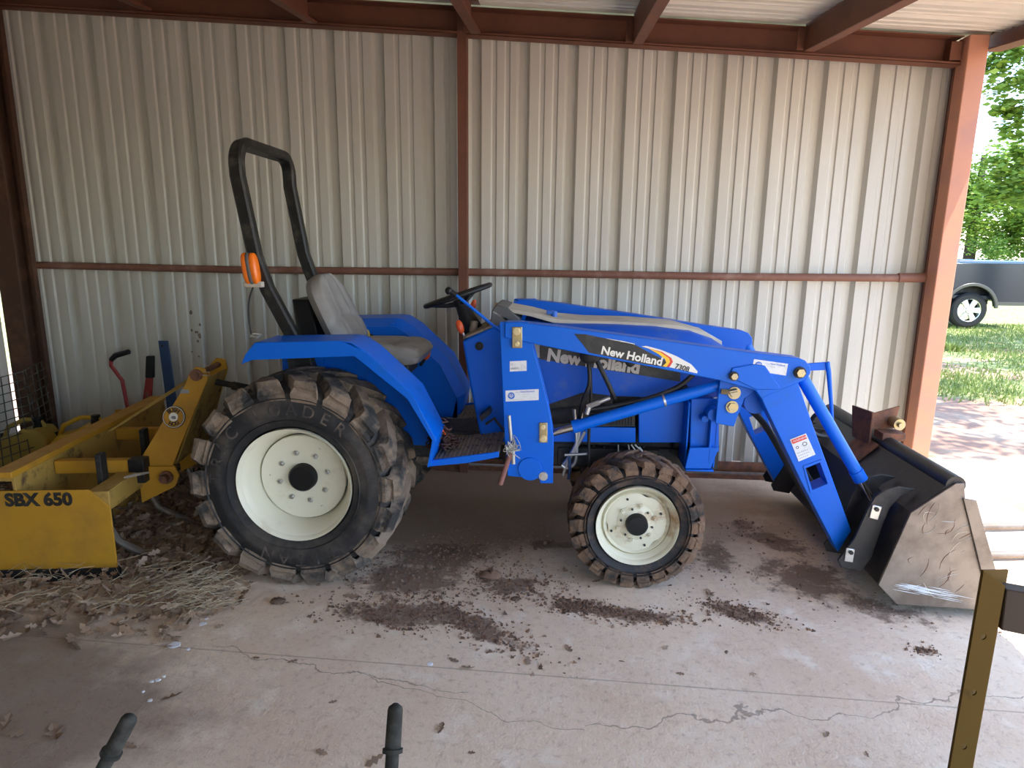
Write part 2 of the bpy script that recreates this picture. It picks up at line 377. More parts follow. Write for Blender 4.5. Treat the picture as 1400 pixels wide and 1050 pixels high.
# roof sheet, ribs running along x
prof = corr(-2.0, 4.88, .1, .30, 0); m = MB()
for y, d in prof:
    for x in (-4.25, 2.84):
        for t in (0, .003): m.v.append(V(x, y, zroof(x, y)+d*.7+t))
for i in range(len(prof)-1):
    a = 4*i; m.f += [[a, a+2, a+6, a+4], [a+1, a+5, a+7, a+3], [a, a+4, a+5, a+1], [a+2, a+3, a+7, a+6]]; m.m += [0]*4
struct(m, 'ceiling', M['roofpanel'], smooth=0)
sheet_x([(x, y-6.70) for x, y in corr(-4.10, .5, .1, .33, 4.76)], .02, lambda x: zroof(x, -1.94)-.02, 'wall_front_blocker', M['panel'])  # unseen wall behind the camera, added and widened to darken the left side
def beam_x(x0, x1, y, h, fl, name, mat_):           # channel along x with its flanges towards the room
    m = MB()
    for (ya, yb, za, zb_) in ((y, y+.006, 0, h), (y-fl, y, 0, .007), (y-fl, y-fl+.005, 0, .016), (y-fl, y, h-.007, h)):
        m.add([V(x, yy, zbeam(x)+z) for x in (x0, x1) for yy in (ya, yb) for z in (za, zb_)], [(0, 1, 3, 2), (4, 6, 7, 5), (0, 4, 5, 1), (2, 3, 7, 6), (0, 2, 6, 4), (1, 5, 7, 3)])
    return struct(m, name, mat_, bevel=.002)
beam_x(-4.05, -.70, 4.70, .168, .085, 'trim_1', M['redsteel']); beam_x(-.64, 2.47, 4.70, .168, .085, 'trim_2', M['redsteel'])
# posts
m = MB(); m.box((-.70, 4.62, 0), (-.695, 4.72, zbeam(-.7)+.01)); m.box((-.70, 4.62, 0), (-.64, 4.626, zbeam(-.67)+.15)); m.box((-.645, 4.62, 0), (-.64, 4.72, zbeam(-.65)+.01))
m.box((-.70, 4.66, zbeam(-.65)+.01), (-.64, 4.70, zbeam(-.65)+.155)); struct(m, 'trim_3', M['redsteel'], bevel=.003)
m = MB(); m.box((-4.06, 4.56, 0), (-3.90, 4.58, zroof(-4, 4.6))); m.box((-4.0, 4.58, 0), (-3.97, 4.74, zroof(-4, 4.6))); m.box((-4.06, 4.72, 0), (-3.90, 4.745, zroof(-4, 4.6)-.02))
m.box((-3.90, 4.66, 0), (-3.865, 4.70, zbeam(-3.9))); struct(m, 'trim_4', M['shaded_rust'], bevel=.003)
m = MB(); m.box((2.472, 4.56, -.05), (2.592, 4.68, zbeam(2.55)+.165)); struct(m, 'trim_5', M['redsteel_faded'], bevel=.006)
m = MB(); m.box((2.472, 4.682, 0), (2.50, 4.70, zbeam(2.52)+.0)); m.box((2.50, 4.682, 0), (2.543, 4.79, zbeam(2.52)+.1)); m.box((2.40, 4.62, zbeam(2.5)+.03), (2.468, 4.69, zbeam(2.5)+.14)); struct(m, 'trim_6', M['redsteel'], bevel=.003)
# rafters towards the camera
pur = [P(a, b, 4.60) for a, b in ((1100, 70), (866, 60), (644, 46), (421, 32), (195, 14))]
for i, p in enumerate(pur):
    m = MB(); wd = .06
    def q(y, z): return p.z+SY*(y-4.60)+z
    H = zroof(p.x, 4.6)-p.z-.004
    for (xa, xb, za, zb_) in ((-.004, 0, 0, H), (0, wd, 0, .005), (wd-.004, wd, 0, .018), (0, wd, H-.005, H)):
        m.add([V(p.x+x, y, q(y, z)+SX*x) for y in (4.61, -1.95) for x in (xa, xb) for z in (za, zb_)], [(0, 1, 3, 2), (4, 6, 7, 5), (0, 4, 5, 1), (2, 3, 7, 6), (0, 2, 6, 4), (1, 5, 7, 3)])
    m.box((p.x-.05, 4.60, p.z+.01), (p.x-.004, 4.61, p.z+H-.02))
    struct(m, 'trim_%d' % (7+i), M['redsteel'], bevel=.002)
m = MB()
for (xa, xb, za, zb_) in ((2.60, 2.72, 0, .008), (2.64, 2.648, 0, .165), (2.60, 2.72, .157, .165)):
    m.add([V(x, y, 2.878+SY*(y-4.68)+z) for y in (4.66, -1.95) for x in (xa, xb) for z in (za, zb_)], [(0, 1, 3, 2), (4, 6, 7, 5), (0, 4, 5, 1), (2, 3, 7, 6), (0, 2, 6, 4), (1, 5, 7, 3)])
struct(m, 'trim_12', M['redsteel'], bevel=.002)
# girts and sill pipe
m = MB(); m.tube([(-3.88, 4.715, 1.475), (-2.4, 4.715, 1.462), (-.70, 4.715, 1.468)], .026, 12); struct(m, 'trim_13', M['girt'])
m = MB(); m.tube([(-.64, 4.715, 1.468), (1.2, 4.715, 1.462), (2.53, 4.70, 1.472)], .026, 12); m.tube([(2.30, 4.70, 1.472), (2.54, 4.695, 1.475)], .031, 12); struct(m, 'trim_14', M['girt'])
m = MB(); m.tube([(-3.9, 4.72, .075), (2.5, 4.72, .085)], .038, 12); m.box((-3.9, 4.68, 0), (2.5, 4.76, .036)); struct(m, 'trim_15', M['rust'])
# ------------------------------------------------------------------ tractor
T = root('tractor', (-.35, 3.58, 0), 'blue compact tractor with front loader and muddy tyres parked along the metal wall', 'tractor')
CY = 3.58
def mir(y): return 2*CY-y
def tread(m, R, W, nl, rin, skew, wid, mi):
    hw = W/2
    for side in (-1, 1):
        for k in range(nl):
            t0 = 2*math.pi*(k+(.5 if side > 0 else 0))/nl
            st = [(hw*1.0, rin-.052, rin+.004, 1.12, 0), (hw*1.045, rin-.02, R-.032, 1.12, 0), (hw*.97, rin-.0, R-.006, 1.05, .04), (hw*.70, rin+.0, R, .95, .30), (hw*.30, rin, R+.002, .85, .70), (-hw*.06, rin, R, .80, 1.0)]
            rg = []
            for (yy, ri, ro, ws, sk) in st:
                tc_ = t0+skew*sk; h = wid*ws/2/R; y = side*yy
                pr = []
                for (a, r) in ((-h*1.25, ri), (h*1.25, ri), (h*.92, ro), (-h*.92, ro)):
                    j_ = random.uniform(-.0045, .0045); pr.append(V((r+j_)*math.cos(tc_+a+j_), y+random.uniform(-.003, .003), (r+j_)*math.sin(tc_+a+j_)))
                rg.append(pr)
            m.rings(rg, mi)
def ring_text(body, r, size, a0, da, y, flip=False):
    m = MB()
    for i, ch in enumerate(body):
        if ch == ' ': continue
        a = a0-da*i
        o = V(r*math.cos(a), y, r*math.sin(a)); rad = V(math.cos(a), 0, math.sin(a)); tan = V(math.sin(a), 0, -math.cos(a))
        t = text(ch, size, facing(o, tan, rad), None, '', None, ext=.002)
        n = len(m.v); m.v += t.v; m.f += [[q+n for q in f] for f in t.f]; m.m += [0]*len(t.f)
    return m
def make_wheel(kind, center, R, W, rin, rr, nl, skew, wid):
    random.seed(4); rear = kind == 'rear'; yn = -W/2                     # near face is towards -y
    m = MB(); hw = W/2; rt = rr+.0
    prof = [(rt+.008, yn+.045), (rt+.022, yn+.012), (rt+.06, yn-.004), ((rt+rin)/2, yn-.012), (rin-.05, yn+.0), (rin-.02, yn+.016), (rin, yn+.05), (rin+.012, yn+.10), (rin+.014, 0)]
    full = prof+[(r, -y) for r, y in prof[::-1][1:]]
    m.lathe(full, n=96, mi=0, closed=True)
    for rb in (rin-.042, rt+.055):                       # raised bead lines on the sidewall
        m.lathe([(rb-.003, yn-.004), (rb, yn-.012), (rb+.003, yn-.004), (rb, yn+.002)], n=96, closed=True)
    tread(m, R, W, nl, rin, skew, wid, 1)
    tyre = m.build(kind+'_wheel', [M['rubber'] if rear else M['front_wall'], M['mud_rubber'] if rear else M['mud_front']], T, smooth=38, base=(0, 0, 0), loc=Vector(center)-T.location)
    sb = tyre.modifiers.new('s', 'SUBSURF'); sb.subdivision_type = 'SIMPLE'; sb.levels = sb.render_levels = 2
    for tn_, ts_, tk_ in (('a', .05, .012), ('b', .014, .005)):
        tx = bpy.data.textures.new('mud_'+kind+tn_, 'CLOUDS'); tx.noise_scale = ts_; tx.noise_depth = 3
        dm = tyre.modifiers.new(tn_, 'DISPLACE'); dm.texture = tx; dm.strength = tk_ if rear else tk_*.8; dm.mid_level = .5; dm.texture_coords = 'LOCAL'
        vg = tyre.vertex_groups.get('mud') or tyre.vertex_groups.new(name='mud')
        dm.vertex_group = 'mud'
    vg.add([v.index for v in tyre.data.vertices if math.hypot(v.co.x, v.co.z) > rin-.03], 1, 'REPLACE')
    tyre['label'] = 'mud-caked lugged tyre on a cream rim'
    dd = .125 if rear else .050                          # how deep the disc sits
    m = MB()
    lip = [(rt-.0, yn+.006), (rt+.012, yn-.004), (rt+.012, yn+.018), (rt-.004, yn+.024), (rt-.022, yn+.06), (rt-.03, yn+dd*.8), (rt-.045, yn+dd+.01), (rt-.058, yn+dd+.05), (rt-.05, hw-.03), (rt+.012, hw+.004), (rt+.012, hw-.02), (rt-.0, hw-.04), (rt-.03, yn+dd+.06), (rt-.02, yn+dd), (rt-.008, yn+.06)]
    m.lathe(lip, n=72, closed=True)
    rim = m.build('rim', M['cream'] if rear else M['cream_dirty'], tyre, smooth=45, base=(0, 0, 0), loc=(0, 0, 0))
    m = MB()
    if rear:
        rd = rt-.056
        m.lathe([(0.001, yn+dd+.012), (rd*.5, yn+dd+.012), (rd*.86, yn+dd+.004), (rd, yn+dd-.002), (rd+.004, yn+dd+.01), (rd, yn+dd+.018), (.001, yn+dd+.03)], n=72)
    else:
        rd = rt-.038; rg = []
        n = 72
        for (f, y) in ((.001, yn+dd-.016), (.45, yn+dd-.016), (.62, yn+dd+.004), (.93, yn+dd), (1, yn+dd+.006), (.98, yn+dd+.014), (.001, yn+dd+.01)):
            ring = []
            for k in range(n):
                a = 2*math.pi*k/n; r = rd*f
                if f > .9: r *= 1-.09*max(0, math.cos(3*(a-1.25)))**6
                ring.append(V(r*math.cos(a), y, r*math.sin(a)))
            rg.append(ring)
        m.rings(rg)
    disc = m.build('wheel_disc', M['cream'] if rear else M['cream_dirty'], tyre, smooth=40, base=(0, 0, 0), loc=(0, 0, 0))
    yd = yn+dd+(.004 if rear else -.014)
    m = MB()
    if rear: m.lathe([(.001, yd-.035), (.060, yd-.033), (.068, yd-.024), (.070, yd+.02), (.001, yd+.02)], n=40)
    else: m.lathe([(.001, yd-.040), (.046, yd-.038), (.053, yd-.028), (.056, yd+.02), (.001, yd+.02)], n=40)
    m.build('hub_cap', M['dark_plastic'], tyre, smooth=40, base=(0, 0, 0), loc=(0, 0, 0))
    nb, rb = (8, .125) if rear else (6, .092)
    for k in range(nb):
        a = 2*math.pi*(k+.3)/nb; c = V(rb*math.cos(a), 0, rb*math.sin(a)); m = MB()
        yb = yd+.006 if rear else yd+.004
        m.cyl(c+V(0, yb, 0), c+V(0, yb-.010, 0), .0135 if rear else .012, 6); m.cyl(c+V(0, yb, 0), c+V(0, yb-.018, 0), .007, 10)
        m.build('lug_nut', M['zincw'] if rear else M['cream_dirty'], tyre, smooth=30, base=(0, 0, 0), loc=(0, 0, 0))
    for k in range(3 if rear else 10):
        m = MB()
        if rear: a = 2*math.pi*k/3+1.05-.02; c = V(.178*math.cos(a), 0, .178*math.sin(a)); s_ = .008
        elif k < 4: a = 2*math.pi*k/4+1.95; c = V(.128*math.cos(a), 0, .128*math.sin(a)); s_ = .006
        else: a = 2*math.pi*(k-4+.8)/6; c = V(.078*math.cos(a), 0, .078*math.sin(a)); s_ = .0055
        yb = yd+.004 if rear else (yd-.0045 if k >= 4 else yd+.012)
        m.cyl(c+V(0, yb-.003, 0), c+V(0, yb+.003, 0), s_, 12); m.build('bolt_hole', M['ink'], tyre, smooth=0, base=(0, 0, 0), loc=(0, 0, 0))
    if rear:
        for wd_, a0 in (('TRAC', 176), ('LOADER', 176-12.6*5), ('TITAN', -62)):
            m = ring_text(wd_, .375, .085, math.radians(a0), math.radians(12.6), yn-.0105)
            m.build('sidewall_lettering', M['mudletter'], tyre, smooth=0, base=(0, 0, 0), loc=(0, 0, 0))
    return tyre
RW = make_wheel('rear', (-1.235, 3.075, .522), .523, .37, .470, .268, 18, .30, .108)
FW = make_wheel('front', (.408, 3.115, .330), .331, .20, .300, .189, 22, .30, .054)
FW.rotation_euler.z = math.radians(2)
def far_copy(o):
    c = copy_tree(o, T); c.location = (o.location.x, -o.location.y, o.location.z); c.rotation_euler = (0, .17, math.pi); return c
far_copy(RW); far_copy(FW)
def part(m, name, mats, parent=T, **k): return m.build(name, mats, parent, **k)
# --- chassis
m = MB()
m.box((-1.45, 3.42, .36), (-1.0, 3.74, .72)); m.box((-1.02, 3.44, .50), (-.25, 3.72, .66)); m.box((-.28, 3.40, .49), (.12, 3.76, .66))
m.lathe([(.001, -.36), (.10, -.35), (.12, -.2), (.17, -.12), (.17, .12), (.12, .2), (.10, .35), (.001, .36)], (-1.235, CY, .522), 24)
m.cyl((-1.235, 3.2, .522), (-1.235, 3.96, .522), .07, 20); m.cyl((-1.235, 2.99, .522), (-1.235, 4.17, .522), .05, 20)
part(m, 'transmission', M['dark'], bevel=.015)
m = MB(); m.box((.05, 3.42, .48), (.78, 3.46, .60)); m.box((.05, 3.70, .48), (.78, 3.74, .60)); m.box((.10, 3.46, .50), (.75, 3.70, 1.0))
for a, b in PP([(812, 610), (826, 612), (880, 612), (892, 607), (812, 640), (918, 618), (850, 628)], 3.40): m.cyl((a, 3.42, b), (a, 3.408, b), .010, 6)
part(m, 'engine', M['dark'], bevel=.008)
m = MB(); m.box((.02, 3.385, .50), (.56, 3.42, .60)); part(m, 'frame_rail', M['dark'], bevel=.004)
m = MB(); m.cyl((.408, 3.2, .34), (.408, 3.96, .34), .055, 16); m.box((.33, 3.45, .30), (.49, 3.71, .46)); m.cyl((.408, 3.16, .33), (.408, 3.25, .33), .085, 20); m.cyl((.408, 3.91, .33), (.408, 4.0, .33), .085, 20)
part(m, 'front_axle', M['dark'], bevel=.01)
# --- hood
HY = .235
def hood_sec(x, zt, zb_, hw, rc, drop):
    pts = []
    for s_ in (-1, 1):
        seq = [(-hw*1.0, zb_), (-hw*1.0, (zb_+zt-rc)/2), (-hw, zt-rc)]+[(-hw+rc*(1-math.cos(a)), zt-rc+rc*math.sin(a)) for a in (math.pi/8, math.pi/4, 3*math.pi/8, math.pi/2)]+[(-hw*.35, zt+drop)]
        if s_ < 0: pts += [V(x, CY+a, b) for a, b in seq]
        else: pts += [V(x, CY-a, b) for a, b in seq[::-1]]
    return pts
zb1 = [P(750, 552, 3.345).z, P(794, 536, 3.345).z, P(842, 541, 3.345).z, P(950, 556, 3.345).z]
st = [(-.17, 1.265, .93, .235, .05, .012), (-.03, 1.262, zb1[0], .238, .055, .012), (.14, 1.262, zb1[1], .24, .06, .012), (.30, 1.262, zb1[2], .24, .07, .012), (.50, 1.255, .90, .24, .08, .010),
      (.68, 1.235, .88, .235, .09, .006), (.80, 1.195, .90, .225, .10, 0), (.89, 1.14, .92, .205, .10, 0), (.94, 1.07, .94, .18, .06, 0), (.955, 1.02, .95, .16, .03, 0)]
m = MB(); m.rings([hood_sec(*s_) for s_ in st]); hood = part(m, 'hood', M['blue_dusty'], smooth=50)
# dusty tan top strip of the hood and the cowl behind it
m = MB()
ts = [(-.30, 1.345, .155), (-.14, 1.318, .165), (-.02, 1.287, .17), (.14, 1.277, .155), (.40, 1.275, .15), (.62, 1.262, .14), (.78, 1.222, .115), (.86, 1.178, .10)]
m.rings([[V(x, CY-w_, z), V(x, CY+w_, z), V(x, CY+w_*1.05, z-.022), V(x, CY-w_*1.05, z-.022)] for x, z, w_ in ts]); part(m, 'hood_top', M['tan_dust'], smooth=60, bevel=.004)
m = MB(); m.prism(PP([(667, 462), (673, 424), (679, 416), (694, 420), (712, 436), (706, 447), (693, 463), (684, 478)], 3.42), 3.40, mir(3.40), 0)
cowl = part(m, 'cowl', M['greyplastic'], bevel=.006)
m = MB(); m.slab([P(676, 415, 3.78)+V(0, 0, .004), P(674, 427, 3.40), P(690, 437, 3.40), P(713, 445, 3.40), P(712, 424, 3.78)], (0, 0, .006)); part(m, 'cowl_top', M['tan_dust'], cowl)
m = MB(); m.cyl((-.02, 3.52, 1.27), (-.02, 3.52, 1.315), .018, 14); m.box((-.06, 3.505, 1.30), (-.02, 3.535, 1.318)); part(m, 'tank_cap', M['decal_blue'], bevel=.003)
m = MB(); m.slab([P(a, b, 3.34) for a, b in ((722, 466), (738, 471), (738, 489), (722, 488))], (0, .003, 0)); part(m, 'grey_decal', M['greydecal'], hood)
m = MB(); m.slab([P(a, b, 3.338) for a, b in ((738, 470), (800, 480), (930, 500), (930, 522), (870, 512), (800, 501), (738, 491))], (0, .003, 0)); part(m, 'black_stripe', M['decal_black'], hood)
p0 = P(748, 488, 3.336); p1 = P(856, 503, 3.336)
text('New Holland', .088, facing(p0+V(0, 0, .008), (p1-p0), V(0, 0, 1)), M['lettergrey'], 'brand_lettering', hood, bold=.004, align='LEFT')
# lower side panels and the dark bay between them
m = MB(); m.prism(PP([(806, 584), (869, 585), (869, 605), (806, 605)], 3.35), 3.35, 3.375); m.prism(PP([(756, 594), (803, 588), (803, 605), (757, 605)], 3.35), 3.36, 3.375); part(m, 'lower_panel', M['blue'], bevel=.003)
m = MB(); m.prism(PP([(873, 549), (946, 549), (955, 552), (955, 605), (873, 605)], 3.35), 3.345, 3.39); part(m, 'front_side_panel', M['blue'], bevel=.004)
m = MB(); m.prism(PP([(806, 554), (868, 556), (868, 583), (806, 583)], 3.36), 3.36, 3.37)
for k in range(14):
    x = P(812+4*k, 570, 3.35).x; m.box((x, 3.352, P(820, 580, 3.35).z), (x+.006, 3.36, P(820, 562, 3.35).z))
part(m, 'side_grille', M['black'])
random.seed(5); m = MB()
for k in range(26):
    c = P(random.uniform(752, 800), random.uniform(556, 598), 3.41); m.ball(c, random.uniform(.02, .05), (1.3, .6, .9), 8, 6, 1.0, M=Matrix.Rotation(random.uniform(0, 3), 3, 'Y'))
part(m, 'wiring_bundle', M['dark'], smooth=60)
m = MB(); m.cyl((-.12, 3.42, .76), (.2, 3.42, .80), .06, 14); m.box((-.2, 3.38, .62), (.3, 3.78, .98)); part(m, 'hydraulic_pump', M['dark'], bevel=.01)
# front: radiator grille, bumper plates, lamp
m = MB(); m.prism([(.62, .60), (.78, .60), (.80, .84), (.78, .90), (.62, .90)], CY-.17, CY+.17); gr = part(m, 'grille', M['black'], bevel=.02)
for s_ in (-1, 1): m = MB(); m.ball((.945, CY+s_*.10, 1.0), .04, (.5, 1, .7), 14, 9); part(m, 'headlamp', M['chrome'], smooth=60)
# --- loader front bracket
m = MB()
pl = PP([(946, 548), (980, 548), (980, 600), (982, 640), (944, 620), (943, 600)], 3.25)
m.prism(PP([(945, 545), (983, 545), (983, 618), (943, 618)], 3.24), 3.24, 3.25); m.prism(PP([(943, 612), (983, 612), (972, 641), (936, 641)], 3.2), 3.20, 3.21)
a = P(964, 560, 3.25); m.box((a.x+.02, 3.20, .60), (a.x+.03, 3.245, .86)); m.box((.66, 3.2, .555), (.80, 3.42, .565)); m.box((.66, 3.24, .565), (.67, 3.42, .90)); m.box((.80, 3.24, .565), (.81, 3.42, .90))
part(m, 'front_bracket', M['blue'], bevel=.004)
m = MB()
m.box((.66, 3.745, .555), (.80, 3.96, .565)); m.box((.66, 3.745, .565), (.67, 3.92, .90)); m.box((.80, 3.745, .565), (.81, 3.92, .90)); m.box((.66, 3.91, .565), (.81, 3.92, .90)); part(m, 'front_bracket', M['blue'], bevel=.004)
m = MB(); m.box((.80, 3.25, .55), (.83, 3.45, .68)); part(m, 'front_crossbar', M['black'], bevel=.004)
# --- loader: masts, arms, cylinders
NY = 3.075                                            # outer face of the near loader arm
def both(fn, name, mats, **k):
    o = fn(MB(), 0).build(name, mats, T, **k); fn(MB(), 1).build(name, mats, T, **k); return o
def yy(y0, y1, far): return (mir(y0), mir(y1)) if far else (y0, y1)
FZ = .032                                             # the far loader side stands a little higher
def up_(fn):
    def g(m, far):
        fn(m, far)
        if far:
            for v in m.v: v.z += FZ*max(0, min(1, (v.z-.3)/.8))*max(0, min(1, (1.4-v.x)/1.2))
        return m
    return g
@up_
def fmast(m, far):
    y0, y1 = yy(NY, NY+.014, far)
    m.prism(PP([(683, 443), (684, 440), (722, 440), (728, 470), (749, 553), (757, 596), (756, 661), (739, 661), (737, 655), (694, 651), (690, 600)], NY), y0, y1)
    y2, y3 = yy(NY+.014, NY+.11, far); e = PP([(684, 443), (690, 443), (699, 650), (694, 650)], NY); m.prism(e, y2, y3)
    y2, y3 = yy(NY+.10, NY+.115, far); m.prism(PP([(684, 450), (728, 470), (749, 553), (757, 596), (756, 650), (694, 650)], NY), y2, y3)
    y2, y3 = yy(NY+.115, 3.42, far); m.prism(PP([(697, 622), (750, 622), (750, 650), (697, 648)], NY), y2, y3)
    return m
mast = both(fmast, 'loader_mast', M['blue'], bevel=.003)
for pts in ([(700, 447), (714, 447), (714, 476), (700, 476)], [(737, 578), (748.5, 578), (748.5, 605.5), (737, 605.5)]):
    KY = NY-.012 if pts[0][1] < 500 else NY
    m = MB(); m.prism(PP(pts, KY-.006), KY-.006, KY); pt = part(m, 'pin_keeper', M['zinc'], mast, bevel=.004)
    cx = (pts[0][0]+pts[1][0])/2; up = pts[0][1] < 500
    for (py, r) in (((pts[0][1]+6), .018 if up else .012), ((pts[2][1]-6), .012 if up else .018)):
        c = P(cx, py, KY-.006); m = MB(); m.cyl(c, c+V(0, -.006, 0), r, 20); m.cyl(c+V(0, -.006, 0), c+V(0, -.016, 0), r*.8, 6); part(m, 'bolt', M['zincb'], mast)
c = P(724.5, 641, NY); m = MB(); m.cyl(c+V(0, .01, 0), c+V(0, -.008, 0), .058, 36); part(m, 'pivot_cap', M['blue'], mast, bevel=.002)
c = P(743, 650.5, NY); m = MB(); m.cyl(c, c+V(0, -.010, 0), .022, 24); m.cyl(c+V(0, -.01, 0), c+V(0, -.016, 0), .014, 6); part(m, 'bolt', M['zincw'], mast)
def label(pts, Y, name, parent, lines=(), mt='white', th=.0012):
    m = MB(); m.slab([P(a, b, Y-th) for a, b in pts], (0, th, 0)); o = part(m, name, M[mt], parent)
    A, B, D = (P(*pts[i], Y-th) for i in (0, 1, 3)); 
    for (u, v, size, body, mt2) in lines:
        q = A+(B-A)*u+(D-A)*v; text(body, size, facing(q+V(0, -.0006, 0), B-A, A-D), M[mt2], name+'_print', parent, ext=.0004, align='LEFT')
    return o
label([(697, 494), (720, 493), (720, 507), (697, 508)], NY, 'serial_plate', mast, [(.06, .30, .010, '-- ----', 'inkgrey'), (.06, .7, .010, '|||||||||||||||', 'inkgrey')])
label([(691, 534), (736.5, 532), (736.5, 547), (691.5, 549)], NY, 'dealer_label', mast, [(.30, .18, .0125, '----- New Holland', 'decal_blue'), (.5, .42, .010, '- --- - ---', 'inkgrey'), (.5, .63, .010, '--- ---', 'inkgrey'), (.04, .85, .010, '-------  ---------  -----', 'inkgrey')])
def emblem(c, r, parent, mt='decal_blue', bgm='white'):
    m = MB(); m.cyl(c, c+V(0, -.0012, 0), r, 28); part(m, 'emblem', M[mt], parent)
    for k in range(5):
        a = (k-2)*.5; m = MB(); b = c+V(0, -.0014, -r*.6); e = c+V(math.sin(a)*r*.85, -.0014, math.cos(a)*r*.85-r*.1)
        m.tube([b, (b+e)/2+V(math.sin(a)*r*.2, 0, 0), e], [r*.03, r*.09, r*.05], 6); part(m, 'emblem_leaf', M[bgm], parent)
emblem(P(699, 541, NY-.0014), .0165, mast)
# upper beam + dog-leg of the arm
arm_out = [(690, 441), (708, 440.5), (760, 446.5), (900, 465), (1018, 481), (1092, 490), (1101, 493), (1108, 501), (1108.5, 510), (1104, 518), (1090.5, 524), (1112, 583), (1146, 676), (1164, 726), (1146, 755), (1098, 664), (1041, 545), (1033, 534), (983, 520), (953, 514), (850, 494), (783, 481), (724, 469), (690, 462)]
hole = [(1101, 640), (1121, 632), (1131.5, 661), (1110.5, 670)]
@up_
def farm(m, far):
    w_ = .085
    y0, y1 = yy(NY-.012, NY+w_, far)
    m.prism(PP(arm_out[:11]+arm_out[16:], NY-.012), y0, y1)
    O = PP([(1036, 530), (1090.5, 521), (1112, 583), (1146, 676), (1164, 726), (1146, 755), (1098, 664), (1041, 545)], NY-.010); Hh = PP(hole, NY-.010)
    ya, yb = yy(NY-.0105, NY+w_-.004, far); base_ = O+Hh; n_ = 12
    fr_ = [(0, 1, 2, 9, 8, 7), (2, 3, 10, 9), (3, 4, 5, 11, 10), (5, 6, 8, 11), (6, 7, 8)]
    m.add([V(x, ya, z) for x, z in base_]+[V(x, yb, z) for x, z in base_], fr_+[tuple(i+n_ for i in f[::-1]) for f in fr_]+[(i, (i+1) % 8, (i+1) % 8+n_, i+n_) for i in range(8)]+[(8+i, 8+(i+1) % 4, 8+(i+1) % 4+n_, 8+i+n_) for i in range(4)])
    return m
arm = both(farm, 'loader_arm', M['blue'], bevel=.004)
m = MB()
hp = PP(hole, NY-.012); hq = PP([(1098, 637), (1123, 628), (1135, 663), (1108, 674)], NY-.012)
m.add([V(a, NY-.0145, b) for a, b in hq]+[V(a, NY-.0145, b) for a, b in hp]+[V(a, NY+.0, b) for a, b in hp]+[V(a, NY-.011, b) for a, b in hq], [(0, 1, 5, 4), (1, 2, 6, 5), (2, 3, 7, 6), (3, 0, 4, 7), (4, 5, 9, 8), (5, 6, 10, 9), (6, 7, 11, 10), (7, 4, 8, 11), (0, 12, 13, 1), (1, 13, 14, 2), (2, 14, 15, 3), (3, 15, 12, 0)]); part(m, 'opening_frame', M['blue'], arm)
AY = NY-.012
m = MB(); m.prism(PP([(998, 516), (1001, 503), (1030, 498), (1046, 500), (1067, 530), (1064, 533), (1034, 533)], AY-.008), AY-.008, AY); part(m, 'gusset', M['blue'], arm, bevel=.004)
def pin(px, py, Y, r, mt='zinc', parent=arm, ln=.018):
    c = P(px, py, Y); m = MB(); m.cyl(c, c+V(0, -ln*.4, 0), r*1.35, 24); part(m, 'washer', M['dark'] if ln > .02 else M[mt], parent); m = MB(); m.cyl(c, c+V(0, -ln, 0), r, 6); part(m, 'bolt', M[mt], parent)
pin(1003, 514, AY-.008, .016, ln=.022); pin(1093, 509, AY, .020, ln=.026)
# arm decal: black flag with lettering, then the yellow / red / white swoosh
dY = AY
def dec(pts, name, mt, k=1): m = MB(); m.slab([P(a, b, dY-.0012*k) for a, b in pts], (0, .0011, 0)); return part(m, name, M[mt], arm)
dec([(785, 456.5), (800, 457), (868, 471), (884, 480), (900, 488), (908, 492), (913, 497), (907, 501.5), (880, 497.5), (805, 482), (796, 470)], 'decal_flag', 'decal_black')
dec([(828, 462.5), (850, 466), (868, 470), (868, 472), (848, 468)], 'decal_white_bar', 'decal_white')
dec([(877, 473.5), (884, 473), (903, 478), (925, 487), (945, 498), (954, 508), (953, 510.5), (915, 502), (920, 495), (912, 488), (900, 482), (888, 477)], 'decal_swoosh', 'decal_white')
dec([(886, 476), (905, 481), (918, 489.5), (920, 494.5), (916, 501), (911, 502), (914, 496), (910, 490), (903, 484)], 'decal_red_band', 'decal_red', 1.6)
dec([(886, 476), (903, 481.5), (915, 490), (916, 495), (911, 502), (906, 500.5), (911, 496), (909, 491), (900, 484)], 'decal_yellow_band', 'decal_yellow', 2.2)
p0 = P(822, 479, dY-.0016); p1 = P(901, 494.5, dY-.0016)
text('New Holland', .0535, facing(p0, p1-p0, V(0, 0, 1)), M['decal_white'], 'brand_lettering', arm, bold=.0016, align='LEFT')
p0 = P(923, 500.5, dY-.0024); p1 = P(944, 506, dY-.0024)
text('7308', .034, facing(p0, p1-p0, V(0, 0, 1)), M['ink'], 'model_number', arm, align='LEFT', bold=.0006)
label([(1031, 491), (1077.5, 497.5), (1074.5, 513.5), (1027.5, 506.5)], AY, 'dealer_label', arm, [(.34, .2, .0125, '----- New Holland', 'decal_blue'), (.5, .45, .010, '---- ---', 'inkgrey'), (.03, .85, .010, '-------  ---------  -----', 'inkgrey')])
emblem(P(1037, 499, AY-.0014), .016, arm)
wl = [(1080, 601), (1102, 592.5), (1115, 621.5), (1092, 631)]
label(wl, AY, 'warning_label', arm, [(.12, .40, .03, 'o  O', 'ink'), (.1, .66, .0105, '= = = = = =', 'inkgrey'), (.1, .78, .0105, '= = = = = =', 'inkgrey'), (.1, .9, .0105, '= = = = =', 'inkgrey')])
def lerp2(q, u, v): return ((q[0][0]+(q[1][0]-q[0][0])*u+(q[3][0]-q[0][0])*v), (q[0][1]+(q[1][1]-q[0][1])*u+(q[3][1]-q[0][1])*v))
